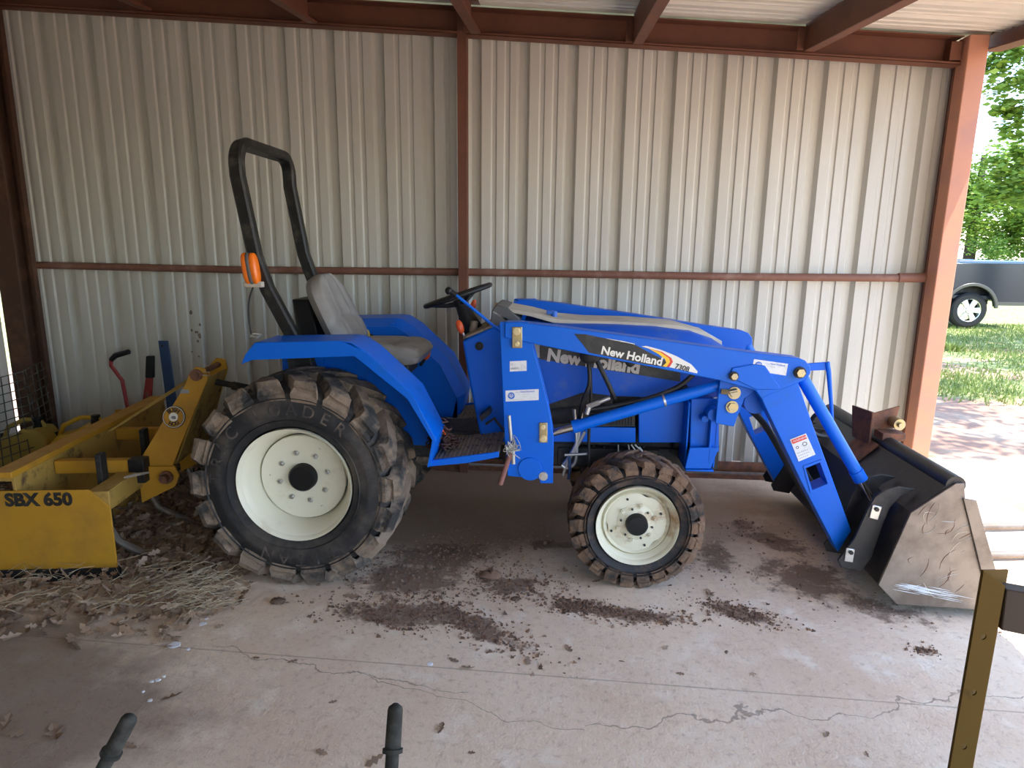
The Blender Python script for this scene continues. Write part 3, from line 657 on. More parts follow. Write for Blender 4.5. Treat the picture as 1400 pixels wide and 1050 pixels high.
label([lerp2(wl, .06, .05), lerp2(wl, .94, .05), lerp2(wl, .94, .22), lerp2(wl, .06, .22)], AY-.0014, 'warning_banner', arm, [(.06, .5, .0145, 'WARNING', 'white')], 'decal_red')
# bracket plate under the arm boss with two pins
def fbp(m, far):
    y0, y1 = yy(3.125, 3.137, far); m.prism(PP([(984, 520), (1041, 530), (1018, 545), (1003.5, 583.5), (978, 579), (981, 545)], 3.125), y0, y1); return m
bp = both(fbp, 'pin_bracket', M['blue'], bevel=.004)
for x_, y_ in ((1003.5, 537), (1000.5, 556)): pin(x_, y_, 3.125, .022, parent=bp, ln=.02)
c = P(975.5, 566, 3.18); m = MB(); m.cyl(c+V(0, .07, 0), c+V(0, -.02, 0), .032, 28); m.cyl(P(964, 573, 3.19)+V(0, .05, 0), P(964, 573, 3.19)+V(0, -.005, 0), .018, 20); part(m, 'boss', M['blue'], bevel=.002)
m = MB(); c = P(1030, 548, 3.2); m.cyl((c.x, 3.16, c.z), (c.x, 4.02, c.z), .055, 20); part(m, 'torque_tube', M['blue'])
# lift cylinders
def fl(m, far):
    y = mir(3.17) if far else 3.17
    a = P(783, 584, 3.17); b = P(990, 524, 3.17); a.y = b.y = y; m.cyl(a, b, .029, 20); m.cyl(a, a+(b-a)*.05, .033, 20); m.ball(b, .036, (1, 1, 1), 14, 8); return m
lc = both(fl, 'lift_cylinder', M['blue'], smooth=50)
m = MB(); m.cyl(P(742, 595, 3.17), P(784, 584, 3.17), .019, 16); part(m, 'cylinder_rod', M['chrome'], lc)
m = MB(); a = P(905, 540, 3.14); b = P(912, 552, 3.14); 
t_ = (P(990, 524, 3.17)-P(783, 584, 3.17)).normalized(); c = P(908, 547.5, 3.17); m.cyl(c-t_*.005, c+t_*.005, .0315, 20); part(m, 'band_clamp', M['zincw'], lc)
m = MB(); c = P(802, 566, 3.15); m.cyl(c, c+V(.01, 0, .035), .012, 12); m.cyl(c+V(.0, 0, .035), c+V(.06, 0, .062), .013, 6); m.cyl(c+V(.06, 0, .062), c+V(.11, 0, .085), .010, 10); part(m, 'hose_fitting', M['zincw'], lc, smooth=40)
m = MB(); c = P(986, 535, 3.12); m.cyl(c, c+V(.035, -.01, 0), .013, 6); m.cyl(c+V(.035, -.01, 0), c+V(.07, -.012, .01), .009, 10); part(m, 'hose_fitting', M['zinc'], lc, smooth=40)
# hoses
def hose(pts, r=.010, name='hose', mt='black', parent=T):
    # catmull-rom through the points
    pts = [Vector(p) for p in pts]; out = []
    for i in range(len(pts)-1):
        p0, p1, p2, p3 = pts[max(i-1, 0)], pts[i], pts[i+1], pts[min(i+2, len(pts)-1)]
        for k in range(6):
            t = k/6; out.append(.5*((2*p1)+(p2-p0)*t+(2*p0-5*p1+4*p2-p3)*t*t+(3*p1-p0-3*p2+p3)*t**3))
    out.append(pts[-1]); m = MB(); m.tube(out, r, 10); return part(m, name, M[mt], parent, smooth=60)
hose([P(805, 560, 3.2), P(840, 555, 3.2), P(885, 545, 3.19), P(925, 530, 3.18), P(948, 512, 3.17)], .012)
hose([P(805, 566, 3.22), P(850, 562, 3.22), P(900, 548, 3.2), P(940, 528, 3.2)], .010)
hose([P(803, 488, 3.22), P(806, 510, 3.2), P(805, 528, 3.2), P(797, 548, 3.22), P(792, 572, 3.24)], .011)
hose([P(812, 485, 3.22), P(822, 505, 3.2), P(834, 530, 3.2), P(840, 545, 3.22)], .012)
hose([P(806, 486, 3.22), P(808, 540, 3.24), P(805, 600, 3.24), P(806, 640, 3.24)], .008)
for q in ([(795, 565), (790, 600), (778, 625), (770, 635)], [(800, 590), (788, 612), (776, 632), (770, 650)], [(785, 560), (788, 600), (787, 630), (776, 640), (768, 636)]): hose([P(a, b, 3.3) for a, b in q], .009, 'steel_line', 'zincw')
hose([P(772, 622, 3.28), P(795, 621, 3.28), P(806, 620, 3.28)], .007, 'steel_line', 'zincw')
hose([P(778, 625, 3.26), P(779, 640, 3.26), P(777, 655, 3.26)], .008, 'drain_rod', 'tool_blue')
hose([P(845, 608, 3.36), P(846, 620, 3.36), P(852, 623, 3.36), P(860, 620, 3.36), P(859, 608, 3.36)], .004, 'wire_loop', 'wire')
hose([P(863, 608, 3.36), P(870, 618, 3.36)], .0045, 'wire_loop', 'wire'); hose([P(868, 608, 3.36), P(878, 617, 3.36), P(874, 611, 3.36)], .0045, 'wire_loop', 'wire')
m = MB(); m.ball(P(806, 487, 3.19), .05, (1, .6, .75), 12, 8); part(m, 'hose_cluster', M['dark'], smooth=60); m = MB(); m.ball(P(862, 492, 3.19), .028, (1, .6, 1.3), 12, 8); part(m, 'hose_cluster', M['dark'], smooth=60)
hose([P(1012, 548, 3.25)+V(0, .0, 0), P(1045, 580, 3.26), P(1080, 640, 3.27), P(1120, 705, 3.27)], .016); hose([P(1036, 545, 3.25), P(1068, 585, 3.26), P(1100, 645, 3.27), P(1135, 700, 3.27)], .016)
hose([P(1125, 562, 3.2), P(1112, 570, 3.22), P(1105, 590, 3.25)], .010); hose([P(1080, 520, 3.25), P(1110, 590, 3.3), P(1150, 600, 3.32), P(1172, 650, 3.3)], .012)
# bucket cylinders
def fbc(m, far):
    y = mir(3.13) if far else 3.13
    a = P(1094, 512, 3.13); b = P(1177, 656, 3.13); a.y = b.y = y; m.cyl(a, b, .029, 20); m.cyl(b-(b-a)*.09, b, .033, 20); m.ball(a, .034, (1, 1, 1), 14, 8); return m
bc = both(fbc, 'bucket_cylinder', M['blue'], smooth=50)
m = MB(); m.cyl(P(1176, 655, 3.13), P(1191, 682, 3.13), .016, 16); part(m, 'cylinder_rod', M['chrome'], bc)
m = MB(); m.slab([P(1104, 497, 3.15), P(1131, 495, 3.15), P(1131, 506, 3.15), P(1107, 507, 3.15)], (0, .012, 0)); m.tube([P(1131, 495, 3.15), P(1133, 508, 3.15), P(1137, 560, 3.15), P(1138, 600, 3.17)], [.012, .012, .009, .008], 8); part(m, 'level_indicator', M['blue'], bevel=.002)
# --- bucket
BY0, BY1 = 2.885, 4.285
prof = [(1.775, .665), (1.598, .505), (1.503, .150), (1.592, .058), (2.06, .040)]
def off(p, d):
    out = []
    for i, q in enumerate(p):
        a = Vector(p[max(i-1, 0)]); b = Vector(p[min(i+1, len(p)-1)]); t = (b-a).normalized(); out.append((q[0]-t.y*d, q[1]+t.x*d))
    return out
m = MB(); strip2 = off(prof, .010)
for i in range(len(prof)-1): m.prism([prof[i], prof[i+1], strip2[i+1], strip2[i]], BY0+.008, BY1-.008)
bucket = part(m, 'bucket_shell', M['blacksteel'])
m = MB(); m.cyl((1.778, BY0+.009, .636), (1.778, BY1-.009, .636), .043, 24); part(m, 'bucket_tube', M['blacksteel'], bucket)
side = [(1.770, .650), (1.805, .652), (1.820, .575), (1.945, .235), (2.06, .045), (1.592, .056), (1.500, .148), (1.597, .505)]
for (y0, y1) in ((BY0-.004, BY0+.008), (BY1-.008, BY1+.004)):
    m = MB(); m.prism(side, y0, y1); part(m, 'bucket_side', M['steel'], bucket, bevel=.002)
    m = MB(); yk = y0-.010 if y0 < 3 else y1; m.prism([(1.805, .585), (1.862, .578), (2.0, .235), (2.12, .040), (2.04, .040), (1.935, .235)], yk, yk+.010); part(m, 'side_cutter', M['steel'], bucket, bevel=.002)
rs = random.Random(2)
for mtn, nn in (('wire', 15), ('rust', 12)):
    m = MB()
    for k in range(nn):
        x = rs.uniform(1.62, 1.85); z = rs.uniform(.12, .5); a = rs.gauss(.9, .5); l = rs.uniform(.03, .12); cv = rs.gauss(0, .015)
        p_ = [V(x+math.cos(a)*l*t-math.sin(a)*cv*4*t*(1-t), BY0-.0045, z+math.sin(a)*l*t+math.cos(a)*cv*4*t*(1-t)) for t in (0, .25, .5, .75, 1)]
        m.tube(p_, [.0004, .0011, .0014, .001, .0004], 5)
    tag(part(m, 'scratches', M[mtn], bucket), kind='stuff')
m = MB()
for k in range(34):
    x = rs.uniform(1.56, 1.78); z = .155-(x-1.56)*.18+rs.gauss(0, .012); l = rs.uniform(.05, .16); m.tube([V(x, BY0-.0045, z), V(x+l*.5, BY0-.0046, z-l*.08), V(x+l, BY0-.0045, z-l*.17)], [.0004, .0018, .0004], 5)
tag(part(m, 'scrape_marks', M['wire'], bucket), kind='stuff')
m = MB(); m.prism([(2.03, .038), (2.14, .034), (2.13, .048), (2.03, .052)], BY0, BY1); part(m, 'cutting_edge', M['steel'], bucket)
hookp = [(1144, 764), (1148, 774), (1176.5, 779), (1190, 760), (1205, 716), (1215, 692), (1228, 678), (1249, 668), (1228, 664), (1209, 668), (1194, 678), (1185, 694), (1166, 735)]
for y in (2.985, 3.155, mir(3.155)-.012, mir(2.985)-.012):
    m = MB(); m.prism(PP(hookp, 3.0), y, y+.012); hk = part(m, 'bucket_hook', M['blacksteel'], bucket, bevel=.003)
for q in ([(1193, 690), (1206, 693), (1200, 711), (1188, 708)], [(1157, 749), (1169, 751), (1166, 769), (1154, 767)]):
    m = MB(); m.prism(PP(q, 2.98), 2.977, 2.985); part(m, 'keeper_plate', M['zincw'], bucket, bevel=.003)
    cx = sum(a for a, b in q)/4; cy = q[0][1]+6; c = P(cx+1.5, cy, 2.977); m = MB(); m.cyl(c, c+V(0, -.010, 0), .010, 6); part(m, 'bolt', M['dark'], bucket)
# rusty bolted clamp on the bucket tube
m = MB()
m.slab([(1.62, 3.50, .528), (1.62, 3.70, .528), (1.73, 3.70, .632), (1.73, 3.50, .632)], (-.009, 0, .010))
m.slab([(1.70, 3.56, .62), (1.70, 3.56, .80), (1.66, 3.72, .80), (1.68, 3.72, .62)], (.012, 0, 0))
m.slab([(1.70, 3.58, .70), (1.84, 3.60, .70), (1.86, 3.60, .83), (1.72, 3.58, .79)], (0, .012, 0)); m.box((1.74, 3.50, .66), (1.86, 3.60, .70))
clamp = part(m, 'hitch_clamp', M['rust'], bucket, bevel=.003)
m = MB(); m.cyl((1.83, 3.60, .745), (1.83, 3.52, .745), .030, 20); m.cyl((1.83, 3.60, .745), (1.83, 3.50, .745), .014, 12); part(m, 'clamp_bolt', M['zinc'], bucket)
# --- rear body: fenders, seat, roll bar, dash, platform
FY = 2.955
ftop = [(336, 484), (349, 468), (466, 466), (480, 468), (502, 482), (564, 539), (596, 601), (588, 638)]
fx = PP(ftop, FY)
def strip(m, p, q, y0, y1):
    n = len(p); vs = [V(x, y, z) for y in (y0, y1) for x, z in p+q]; k = 2*n
    fs = []
    for i in range(n-1): fs += [(i, i+1, n+i+1, n+i), (k+i, k+n+i, k+n+i+1, k+i+1), (i, k+i, k+i+1, i+1), (n+i, n+i+1, k+n+i+1, k+n+i)]
    fs += [(0, n, k+n, k), (n-1, k+n-1, k+2*n-1, 2*n-1)]
    m.add(vs, fs)
def ffend(m, far):
    y0, y1 = yy(FY, 3.20, far); inn = off(fx, -.006); strip(m, fx, inn, y0, y1)
    dn = off(fx, -.045); y0, y1 = yy(3.20, 3.29, far); n = len(fx)
    m.add([V(x, y0, z) for x, z in fx]+[V(x, y1, z) for x, z in dn], [(i, i+1, n+i+1, n+i) for i in range(n-1)])
    lip = PP([(330, 498), (345, 492), (485, 487), (557, 545), (591, 602), (584, 639)], FY)
    y0, y1 = yy(FY-.004, FY+.004, far); fl2 = fx[:2]+fx[2:3]+[fx[4], fx[5], fx[6], fx[7]]; lp2 = lip[:1]+lip[1:2]+[lip[2], ((lip[2][0]+lip[3][0])/2*.35+lip[2][0]*.65, (lip[2][1]+lip[3][1])/2*.35+lip[2][1]*.65), lip[3], lip[4], lip[5]]; strip(m, fl2, lp2, y0, y1)
    return m
fen = both(ffend, 'fender', M['blue'], bevel=.005)
def fin(m, far):
    y0, y1 = yy(3.285, 3.295, far); dn = off(fx, -.040)
    for i in range(len(dn)-1): m.prism([dn[i], dn[i+1], (dn[i+1][0], .62), (dn[i][0], .62)], y0, y1)
    m.prism([(-1.0, .62), (-1.0, 1.19), (-.97, 1.19), (-.97, .62)], *(yy(3.275, 3.285, far))); m.prism([(-1.22, .62), (-1.22, 1.16), (-1.20, 1.16), (-1.20, .62)], *(yy(3.275, 3.285, far))); return m
both(fin, 'fender_liner', M['blue'], smooth=0)
m = MB()
for k, (a, b) in enumerate(((1.2, 0),)):
    c = V(-1.0, mir(3.37)-.001, 1.15)
fl_ = MB(); c = V(-1.12, mir(3.30), 1.10); fl_.cyl(c, c+V(0, -.002, 0), .028, 20); o = part(fl_, 'arrow_badge', M['decal_black'])
text('<=>', .03, facing(c+V(0, -.0028, 0), (1, 0, 0), (0, 0, 1)), M['decal_white'], 'arrow_print', o)
m = MB(); m.box((-1.30, mir(3.19), fx[1][1]+.001), (-1.12, mir(3.06), fx[1][1]+.004)); part(m, 'caution_label', M['tan_dust'])
# floor and step
m = MB(); m.box((-.62, 3.40, .60), (-.18, 3.76, .64)); part(m, 'floor_plate', M['dustplastic'], bevel=.006)
def fstep(m, far):
    y0, y1 = yy(3.0, 3.41, far); a = P(588, 634, 3.0); b = P(682, 622, 3.0); m.slab([V(a.x, y0, a.z), V(b.x, y0, b.z), V(b.x, y1, b.z), V(a.x, y1, a.z)], (0, 0, .008))
    for k in range(15):
        x = a.x+.02+(b.x-a.x-.03)*k/14; z = a.z+(b.z-a.z)*(x-a.x)/(b.x-a.x)+.008; ya, yb = yy(3.02, 3.38, far); m.box((x, min(ya, yb), z), (x+.007, max(ya, yb), z+.006))
    return m
both(fstep, 'step_plate', M['dustplastic'])
def fsk(m, far):
    y0, y1 = yy(2.985, 3.0, far); m.prism(PP([(587, 630), (682, 618), (682, 625), (640, 633), (587, 638)], 2.985), y0, y1); return m
both(fsk, 'step_skirt', M['blue'], bevel=.002)
# dash and steering
m = MB(); m.prism(PP([(632, 466), (668, 449), (700, 440), (706, 470), (706, 604), (661, 606), (655, 590), (640, 515)], 3.38), 3.38, mir(3.38)); dash = part(m, 'dash_console', M['blue'], bevel=.012)
m = MB(); c = P(655.5, 473, 3.378); m.cyl(c, c+V(0, -.01, 0), .022, 10); m.cyl(c, c+V(0, -.018, 0), .008, 10); part(m, 'dash_knob', M['dark_plastic'], dash)
m = MB(); m.slab([P(633, 465, 3.38)+V(0, 0, .002), P(672, 449, 3.38)+V(0, 0, .002), V(P(672, 449, 3.38).x+.03, mir(3.38), P(672, 449, 3.38).z+.03), V(P(633, 465, 3.38).x, mir(3.38), P(633, 465, 3.38).z+.002)], (0, 0, .014)); part(m, 'dash_top', M['dustplastic'], dash, bevel=.004)
m = MB(); m.box((-.40, 3.50, 1.21), (-.32, 3.66, 1.245)); m.cyl((-.45, 3.47, 1.2), (-.44, 3.47, 1.26), .02, 12); part(m, 'gauge_cluster', M['dustplastic'], dash, bevel=.005)
sc_ = V(-.545, CY, 1.385); tl = math.radians(19); A1 = V(math.cos(tl), 0, math.sin(tl)); A2 = V(0, 1, 0); AN = V(-math.sin(tl), 0, math.cos(tl))
m = MB(); m.tube([sc_+.185*(math.cos(2*math.pi*k/40)*A1+math.sin(2*math.pi*k/40)*A2) for k in range(40)], .0135, 10, closed=True)
sw = part(m, 'steering_wheel', M['dark_plastic'], smooth=60)
for k in range(3):
    a = 2*math.pi*k/3+math.pi; e = sc_+.18*(math.cos(a)*A1+math.sin(a)*A2); m = MB(); m.tube([sc_-AN*.045, sc_-AN*.035+(e-sc_)*.4, e], [.018, .012, .010], 8); part(m, 'spoke', M['dark_plastic'], sw, smooth=60)
m = MB(); m.cyl(sc_-AN*.06, sc_-AN*.02, .035, 20); part(m, 'wheel_boss', M['dark_plastic'], sw, bevel=.004)
m = MB(); m.tube([sc_-AN*.05, V(-.50, CY, 1.28), V(-.455, CY, 1.19)], [.032, .045, .055], 16); part(m, 'steering_column', M['dark_plastic'], smooth=50)
def knob(c, d, r, mt, name='lever_knob', e=1.5, parent=T):
    d = Vector(d).normalized(); rot = d.to_track_quat('Z', 'Y').to_matrix(); m = MB(); m.ball(c, r, (.75, .75, e), 14, 9, 1, M=rot); return part(m, name, M[mt], parent, smooth=60)
def lever(pts, r, mt, name='lever'): m = MB(); m.tube(pts, r, 8); return part(m, name, M[mt], smooth=60)
lv = lever([P(636, 463, 3.42), P(632, 452, 3.42)], .006, 'zincw'); knob(P(629, 447, 3.42), (-.35, 0, 1), .026, 'redorange', parent=lv)
lv = lever([P(655, 445, 3.75), P(645, 428, 3.75)], .008, 'dark_plastic'); knob(P(647, 417, 3.75), (.3, 0, 1), .022, 'redorange', parent=lv)
lv = lever([P(684, 453, 3.2), P(650, 425, 3.2), P(622, 402, 3.2)], .0075, 'blue', 'loader_lever'); m = MB(); m.tube([P(624, 404, 3.2), P(617, 399, 3.2)], [.012, .014], 12); m.ball(P(613.5, 397.5, 3.2), .019); part(m, 'lever_knob', M['dark_plastic'], lv, smooth=60)
lv = lever([P(575, 500, 3.85), P(583, 488, 3.85)], .008, 'dark_plastic'); knob(P(584, 484, 3.85), (.3, 0, 1), .026, 'redorange', parent=lv)
lv = lever([P(503, 490, 3.82), P(502, 468, 3.82)], .006, 'dark_plastic'); knob(P(502, 458, 3.82), (0, 0, 1), .022, 'yellowknob', parent=lv)
m = MB(); m.tube([P(664, 580, 3.3), P(676, 572, 3.3), P(690, 590, 3.32)], .008, 8); m.slab([P(655, 570, 3.27), P(668, 560, 3.27), P(671, 566, 3.27), P(658, 577, 3.27)], (0, .09, 0)); part(m, 'pedal', M['dark'], bevel=.003)
# seat
def blobgrid(cx, nx, ny, fn): 
    m = MB(); top = [[fn(i/nx, j/ny, 1) for j in range(ny+1)] for i in range(nx+1)]; bot = [[fn(i/nx, j/ny, 0) for j in range(ny+1)] for i in range(nx+1)]
    vs = [v for r in top for v in r]+[v for r in bot for v in r]; N0 = (nx+1)*(ny+1); fs = []
    for i in range(nx):
        for j in range(ny):
            a = i*(ny+1)+j; b = a+ny+1; fs.append((a, b, b+1, a+1)); fs.append((N0+a, N0+a+1, N0+b+1, N0+b))
    for i in range(nx):
        a = i*(ny+1); b = a+ny+1; fs.append((a, N0+a, N0+b, b)); a += ny; b += ny; fs.append((a, b, N0+b, N0+a))
    for j in range(ny):
        a = j; fs.append((a, a+1, N0+a+1, N0+a)); a = nx*(ny+1)+j; fs.append((a, N0+a, N0+a+1, a+1))
    return m.add(vs, fs)
def sup(u, e=2.6): return max(0, 1-abs(2*u-1)**e)**(1/e)
def cushion(u, v, t):                                 # u along x (back to front), v across
    wv = .235*(.80+.20*sup(u, 3)); x = -1.16+.44*u; yv = CY+(2*v-1)*wv
    edge = min(sup(u, 4), 1)*sup(v, 4)
    dish = -.028*math.exp(-((2*v-1)/.42)**2)*math.exp(-((u-.42)/.34)**2)
    groove = -.012*math.exp(-((abs(2*v-1)-.50)/.06)**2)-.009*math.exp(-((u-.52-.22*abs(2*v-1))/.035)**2)
    front = -.03*max(0, (u-.8)/.2)**2
    z = 1.072
    return V(x, yv, z+(.068*edge+.0 + (dish+groove)*edge+front*edge if t else -.055*edge))
m = blobgrid(0, 26, 26, cushion); seat = part(m, 'seat_cushion', M['grey_vinyl'], smooth=80)
def back(u, v, t):                                    # u upwards, v across
    hw = (.235-.05*u**2)*math.sqrt(max(.04, 1-(max(0, u-.66)/.345)**2.4))*(1-.12*max(0, .15-u)/.15); yv = CY+(2*v-1)*hw
    ax = V(-1.135, 0, 1.10); bx = V(-1.325, 0, 1.485); c = ax+(bx-ax)*u; nrm = V((bx-ax).z, 0, -(bx-ax).x).normalized()
    edge = sup(v, 4)*sup(u, 7)
    dish = -.022*math.exp(-((2*v-1)/.45)**2)*math.exp(-((u-.55)/.4)**2); gr_ = -.012*math.exp(-((abs(2*v-1)-.48)/.06)**2)-.012*math.exp(-((u-.42+.1*abs(2*v-1))/.03)**2)
    p = c+nrm*((.062+dish+gr_)*edge if t else -.05*edge); return V(p.x, yv, p.z)
m = blobgrid(0, 28, 26, back); part(m, 'seat_backrest', M['grey_vinyl'], smooth=80)
m = MB(); m.slab([(-1.37, 3.40, 1.02), (-1.37, 3.40, 1.2), (-1.425, 3.45, 1.36), (-1.425, 3.71, 1.36), (-1.37, 3.76, 1.2), (-1.37, 3.76, 1.02)], (.10, 0, .0)); part(m, 'seat_shell', M['dark_plastic'], bevel=.01)
m = MB(); m.box((-1.05, 3.46, .96), (-.80, 3.70, 1.02)); m.box((-1.08, 3.44, .70), (-.80, 3.72, .80))
for y in (3.47, 3.67): m.tube([(-1.0, y, .78), (-.82, y, .98)], .012, 8); m.tube([(-.80, y, .78), (-1.02, y, .98)], .012, 8)
part(m, 'seat_suspension', M['dark'], bevel=.004)
# roll bar
def rb_pts():
    y0, y1 = 3.25, 3.89
    q = [V(-1.36, y0, 1.10), V(-1.455, y0, 1.36), V(-1.515, y0, 1.60), V(-1.575, y0, 1.95)]
    q[0] = P(402, 462, y0); q[1] = P(366, 395, y0); q[2] = P(349, 350, y0); q[3] = P(325, 240, y0)
    tp = V(P(322, 200, y0).x, 0, P(322, 196, y0).z)
    rr = .10; arc = []
    for k in range(0, 7):
        a = math.pi/2*k/6; arc.append(V(tp.x, y0+rr*(1-math.cos(a)), tp.z-rr+rr*math.sin(a)+.01))
    left = q+arc; right = [V(p.x, y0+y1-p.y, p.z) for p in left[::-1]]; return left+right
rb = rb_pts(); m = MB()
def rect_sweep(m, pts, wa, wb):
    rg = []; n = len(pts); side0 = V(1, 0, 0)
    for i, p in enumerate(pts):
        t = (pts[min(i+1, n-1)]-pts[max(i-1, 0)]).normalized(); a = (V(0.97, 0, .24)-t*t.dot(V(.97, 0, .24))).normalized(); b = t.cross(a)
        c = .3
        rg.append([p+a*x*wa+b*y*wb for x, y in ((-1, -1+c), (-1+c, -1), (1-c, -1), (1, -1+c), (1, 1-c), (1-c, 1), (-1+c, 1), (-1, 1-c))])
    m.rings(rg)
rect_sweep(m, rb, .033, .027); rops = part(m, 'roll_bar', M['rops'], smooth=35)
for s_, yb in ((0, 3.25), (1, 3.89)): m = MB(); a = V(rb[0].x, yb, rb[0].z); m.slab([a+V(-.05, -.03, -.01), a+V(.07, -.03, -.01), a+V(.16, -.03, -.40), a+V(.02, -.03, -.40)], (0, .06, 0)); part(m, 'roll_bar_mount', M['black'], bevel=.004)
# hazard lamp on the roll bar
hc = P(347, 367, 3.235)
m = MB(); 
for dx, mtn in ((-.020, 'orange'), (.018, 'orange')):
    mm = MB(); rot = Matrix.Rotation(-.12, 3, 'Y'); mm.ball(hc+V(dx, -.03, 0), .078, (.26, .42, 1), 20, 14, .7, M=rot); lens = part(mm, 'lamp_lens', M[mtn], smooth=60)
m.ball(hc+V(-.001, -.03, 0), .080, (.16, .44, .98), 14, 12, .6, M=Matrix.Rotation(-.12, 3, 'Y')); part(m, 'lamp_housing', M['greyplastic'], smooth=60)
m = MB(); c = P(349, 388, 3.22); m.box((c.x-.04, 3.19, c.z-.016), (c.x+.045, 3.245, c.z+.012)); m.cyl((c.x-.05, 3.20, c.z-.005), (c.x-.02, 3.20, c.z), .012, 10); part(m, 'lamp_bracket', M['tan_dust'], bevel=.004)
hose([P(347, 390, 3.2), P(341, 408, 3.2), P(340, 430, 3.19), P(343, 455, 3.17), P(345, 460, 3.16)], .004, 'lamp_wire', 'dark')
m = MB(); c = P(348, 461, 3.1); m.tube([c+V(-.02, 0, 0), c+V(0, 0, .02), c+V(.03, .01, .01), c+V(.02, -.02, 0), c+V(-.01, -.01, .01)], .006, 6); part(m, 'wire_connector', M['wire'], smooth=60)
# three-point linkage: top link and lower arms
m = MB(); m.tube([P(290, 521, 3.55), P(345, 532, 3.58), V(-1.42, CY, .86)], .018, 12); m.cyl(P(318, 527, 3.57), P(338, 531, 3.58), .024, 10); part(m, 'top_link', M['dark'])
m = MB()
for y in (3.32, 3.84): m.slab([(-1.98, y, .40), (-1.98, y, .36), (-1.25, y, .40), (-1.25, y, .45)], (0, .018, 0))
part(m, 'lower_link', M['dark'])
# ------------------------------------------------------------------ things on the tractor
random.seed(11)
m = MB()
cc = P(608, 605, 3.2); zb_ = P(608, 622, 3.15).z+.02
for k in range(95):
    r_ = random.uniform(0, 1)**.6*.075; a = random.uniform(0, 6.28); hgt = max(0, 1-r_/.09)*.15*random.random()
    c = V(cc.x-.01+r_*math.cos(a)*1.0, 3.2+r_*math.sin(a)*1.2, zb_+.012+hgt); rot = Matrix.Rotation(random.uniform(0, 6), 3, 'Z') @ Matrix.Rotation(random.uniform(-1.3, 1.3), 3, 'X')
    m.tube([c+rot @ V(.020*math.cos(q), .012*math.sin(q), 0) for q in [2*math.pi*i/12 for i in range(12)]], .0042, 6, closed=True)
tag(m.build('chain', M['chain'], smooth=60), 'rusty chain heaped on the tractor step beside the rear fender', 'chain')
m = MB(); m.tube([P(599, 577, 3.16), P(606, 590, 3.16)], .005, 8); m.tube([P(606, 590, 3.16), P(609, 594, 3.14)], .004, 6); tag(m.build('binder_hook', M['redorange'], smooth=60), 'thin orange rod leaning on the heaped rusty chain', 'rod')
pr_ = root('hitch_pin', P(695, 610, NY-.03), 'steel pin with reddish handle tied by wire to the loader mast', 'pin')
m = MB(); m.tube([P(696, 568, NY-.03), P(699, 602, NY-.03)], .0085, 12); m.tube([P(701, 612, NY-.03), P(702, 634, NY-.03)], .010, 10); part(m, 'pin_shaft', M['wire'], pr_, smooth=50)
m = MB(); m.tube([P(699, 618, NY-.03), P(693, 635, NY-.03), P(684, 662, NY-.03)], [.012, .012, .013], 12); o = part(m, 'pin_handle', mat('faded_red_grip', (.28, .12, .10), .6), pr_, smooth=50); o['label'] = 'faded red handle'
random.seed(3); m = MB(); c0 = P(700, 612, NY-.035); pts = []
for k in range(60): pts.append(c0+V(random.gauss(0, .022), random.uniform(-.02, .015), random.gauss(0, .020)))
sm = []
for i in range(len(pts)-1):
    for t in (0, .33, .66):
        p0, p1, p2, p3 = pts[max(i-1, 0)], pts[i], pts[i+1], pts[min(i+2, len(pts)-1)]; sm.append(.5*((2*p1)+(p2-p0)*t+(2*p0-5*p1+4*p2-p3)*t*t+(3*p1-p0-3*p2+p3)*t**3))
m.tube(sm, .0022, 5); part(m, 'wire_tangle', M['wire'], pr_, smooth=60)
# ------------------------------------------------------------------ box blade
BO = V(-2.15, 2.87, 0); BA = math.radians(8)
BU = V(math.cos(BA), math.sin(BA), 0); BV = V(-math.sin(BA), math.cos(BA), 0)
def Q(u, v, z): return BO+BU*u+BV*v+V(0, 0, z)
BB = root('box_blade', Q(-.35, .8, 0), 'yellow box blade with black lettering hitched behind the tractor among dead leaves', 'box blade')
def qbox(m, u0, u1, v0, v1, z0, z1): m.add([Q(u, v, z) for z in (z0, z1) for v in (v0, v1) for u in (u0, u1)], [(0, 2, 3, 1), (4, 5, 7, 6), (0, 1, 5, 4), (2, 6, 7, 3), (0, 4, 6, 2), (1, 3, 7, 5)])
BW = 1.62
for v in (0, BW):
    m = MB(); m.slab([Q(-.78, v, .03), Q(0, v, .03), Q(.0, v, .385), Q(-.09, v, .475), Q(-.78, v, .475)], BV*.010); sp = part(m, 'side_plate', M['yellow'], BB, bevel=.002)
    m = MB(); qbox(m, -.78, .01, v-.004, v+.014, .0, .068); part(m, 'skid_edge', M['dark'], sp)
    if v == 0:
        text('SBX 650', .088, facing(Q(-.325, -.002, .428), BU, (0, 0, 1)), M['decal_black'], 'model_lettering', sp, bold=.0042)
m = MB()
pts = [Q(-.50, .01, .56), Q(-.43, .01, .56), Q(-.43, .01, .52), Q(-.40, .01, .10), Q(-.36, .01, .04), Q(-.375, .01, .04), Q(-.415, .01, .10), Q(-.445, .01, .52), Q(-.50, .01, .52)]
m.slab(pts, BV*(BW-.01)); mb_ = part(m, 'moldboard', M['yellow_worn'], BB, bevel=.002); mb_['label'] = 'rust-streaked yellow moldboard'
m = MB(); qbox(m, -.52, -.42, -.02, BW+.0, .545, .575); part(m, 'top_rail', M['yellow'], BB, bevel=.004)
m = MB(); qbox(m, -.105, -.005, .012, BW-.02, .365, .462); part(m, 'scarifier_bar', M['yellow_worn'], BB, bevel=.004)
for v in (.30, .92):
    m = MB(); qbox(m, -.42, .0, v, v+.05, .455, .525); part(m, 'brace', M['yellow'], BB, bevel=.003)
    m = MB(); qbox(m, -.045, .035, v-.01, v+.06, .40, .53); part(m, 'brace_clamp', M['black'], BB, bevel=.003)
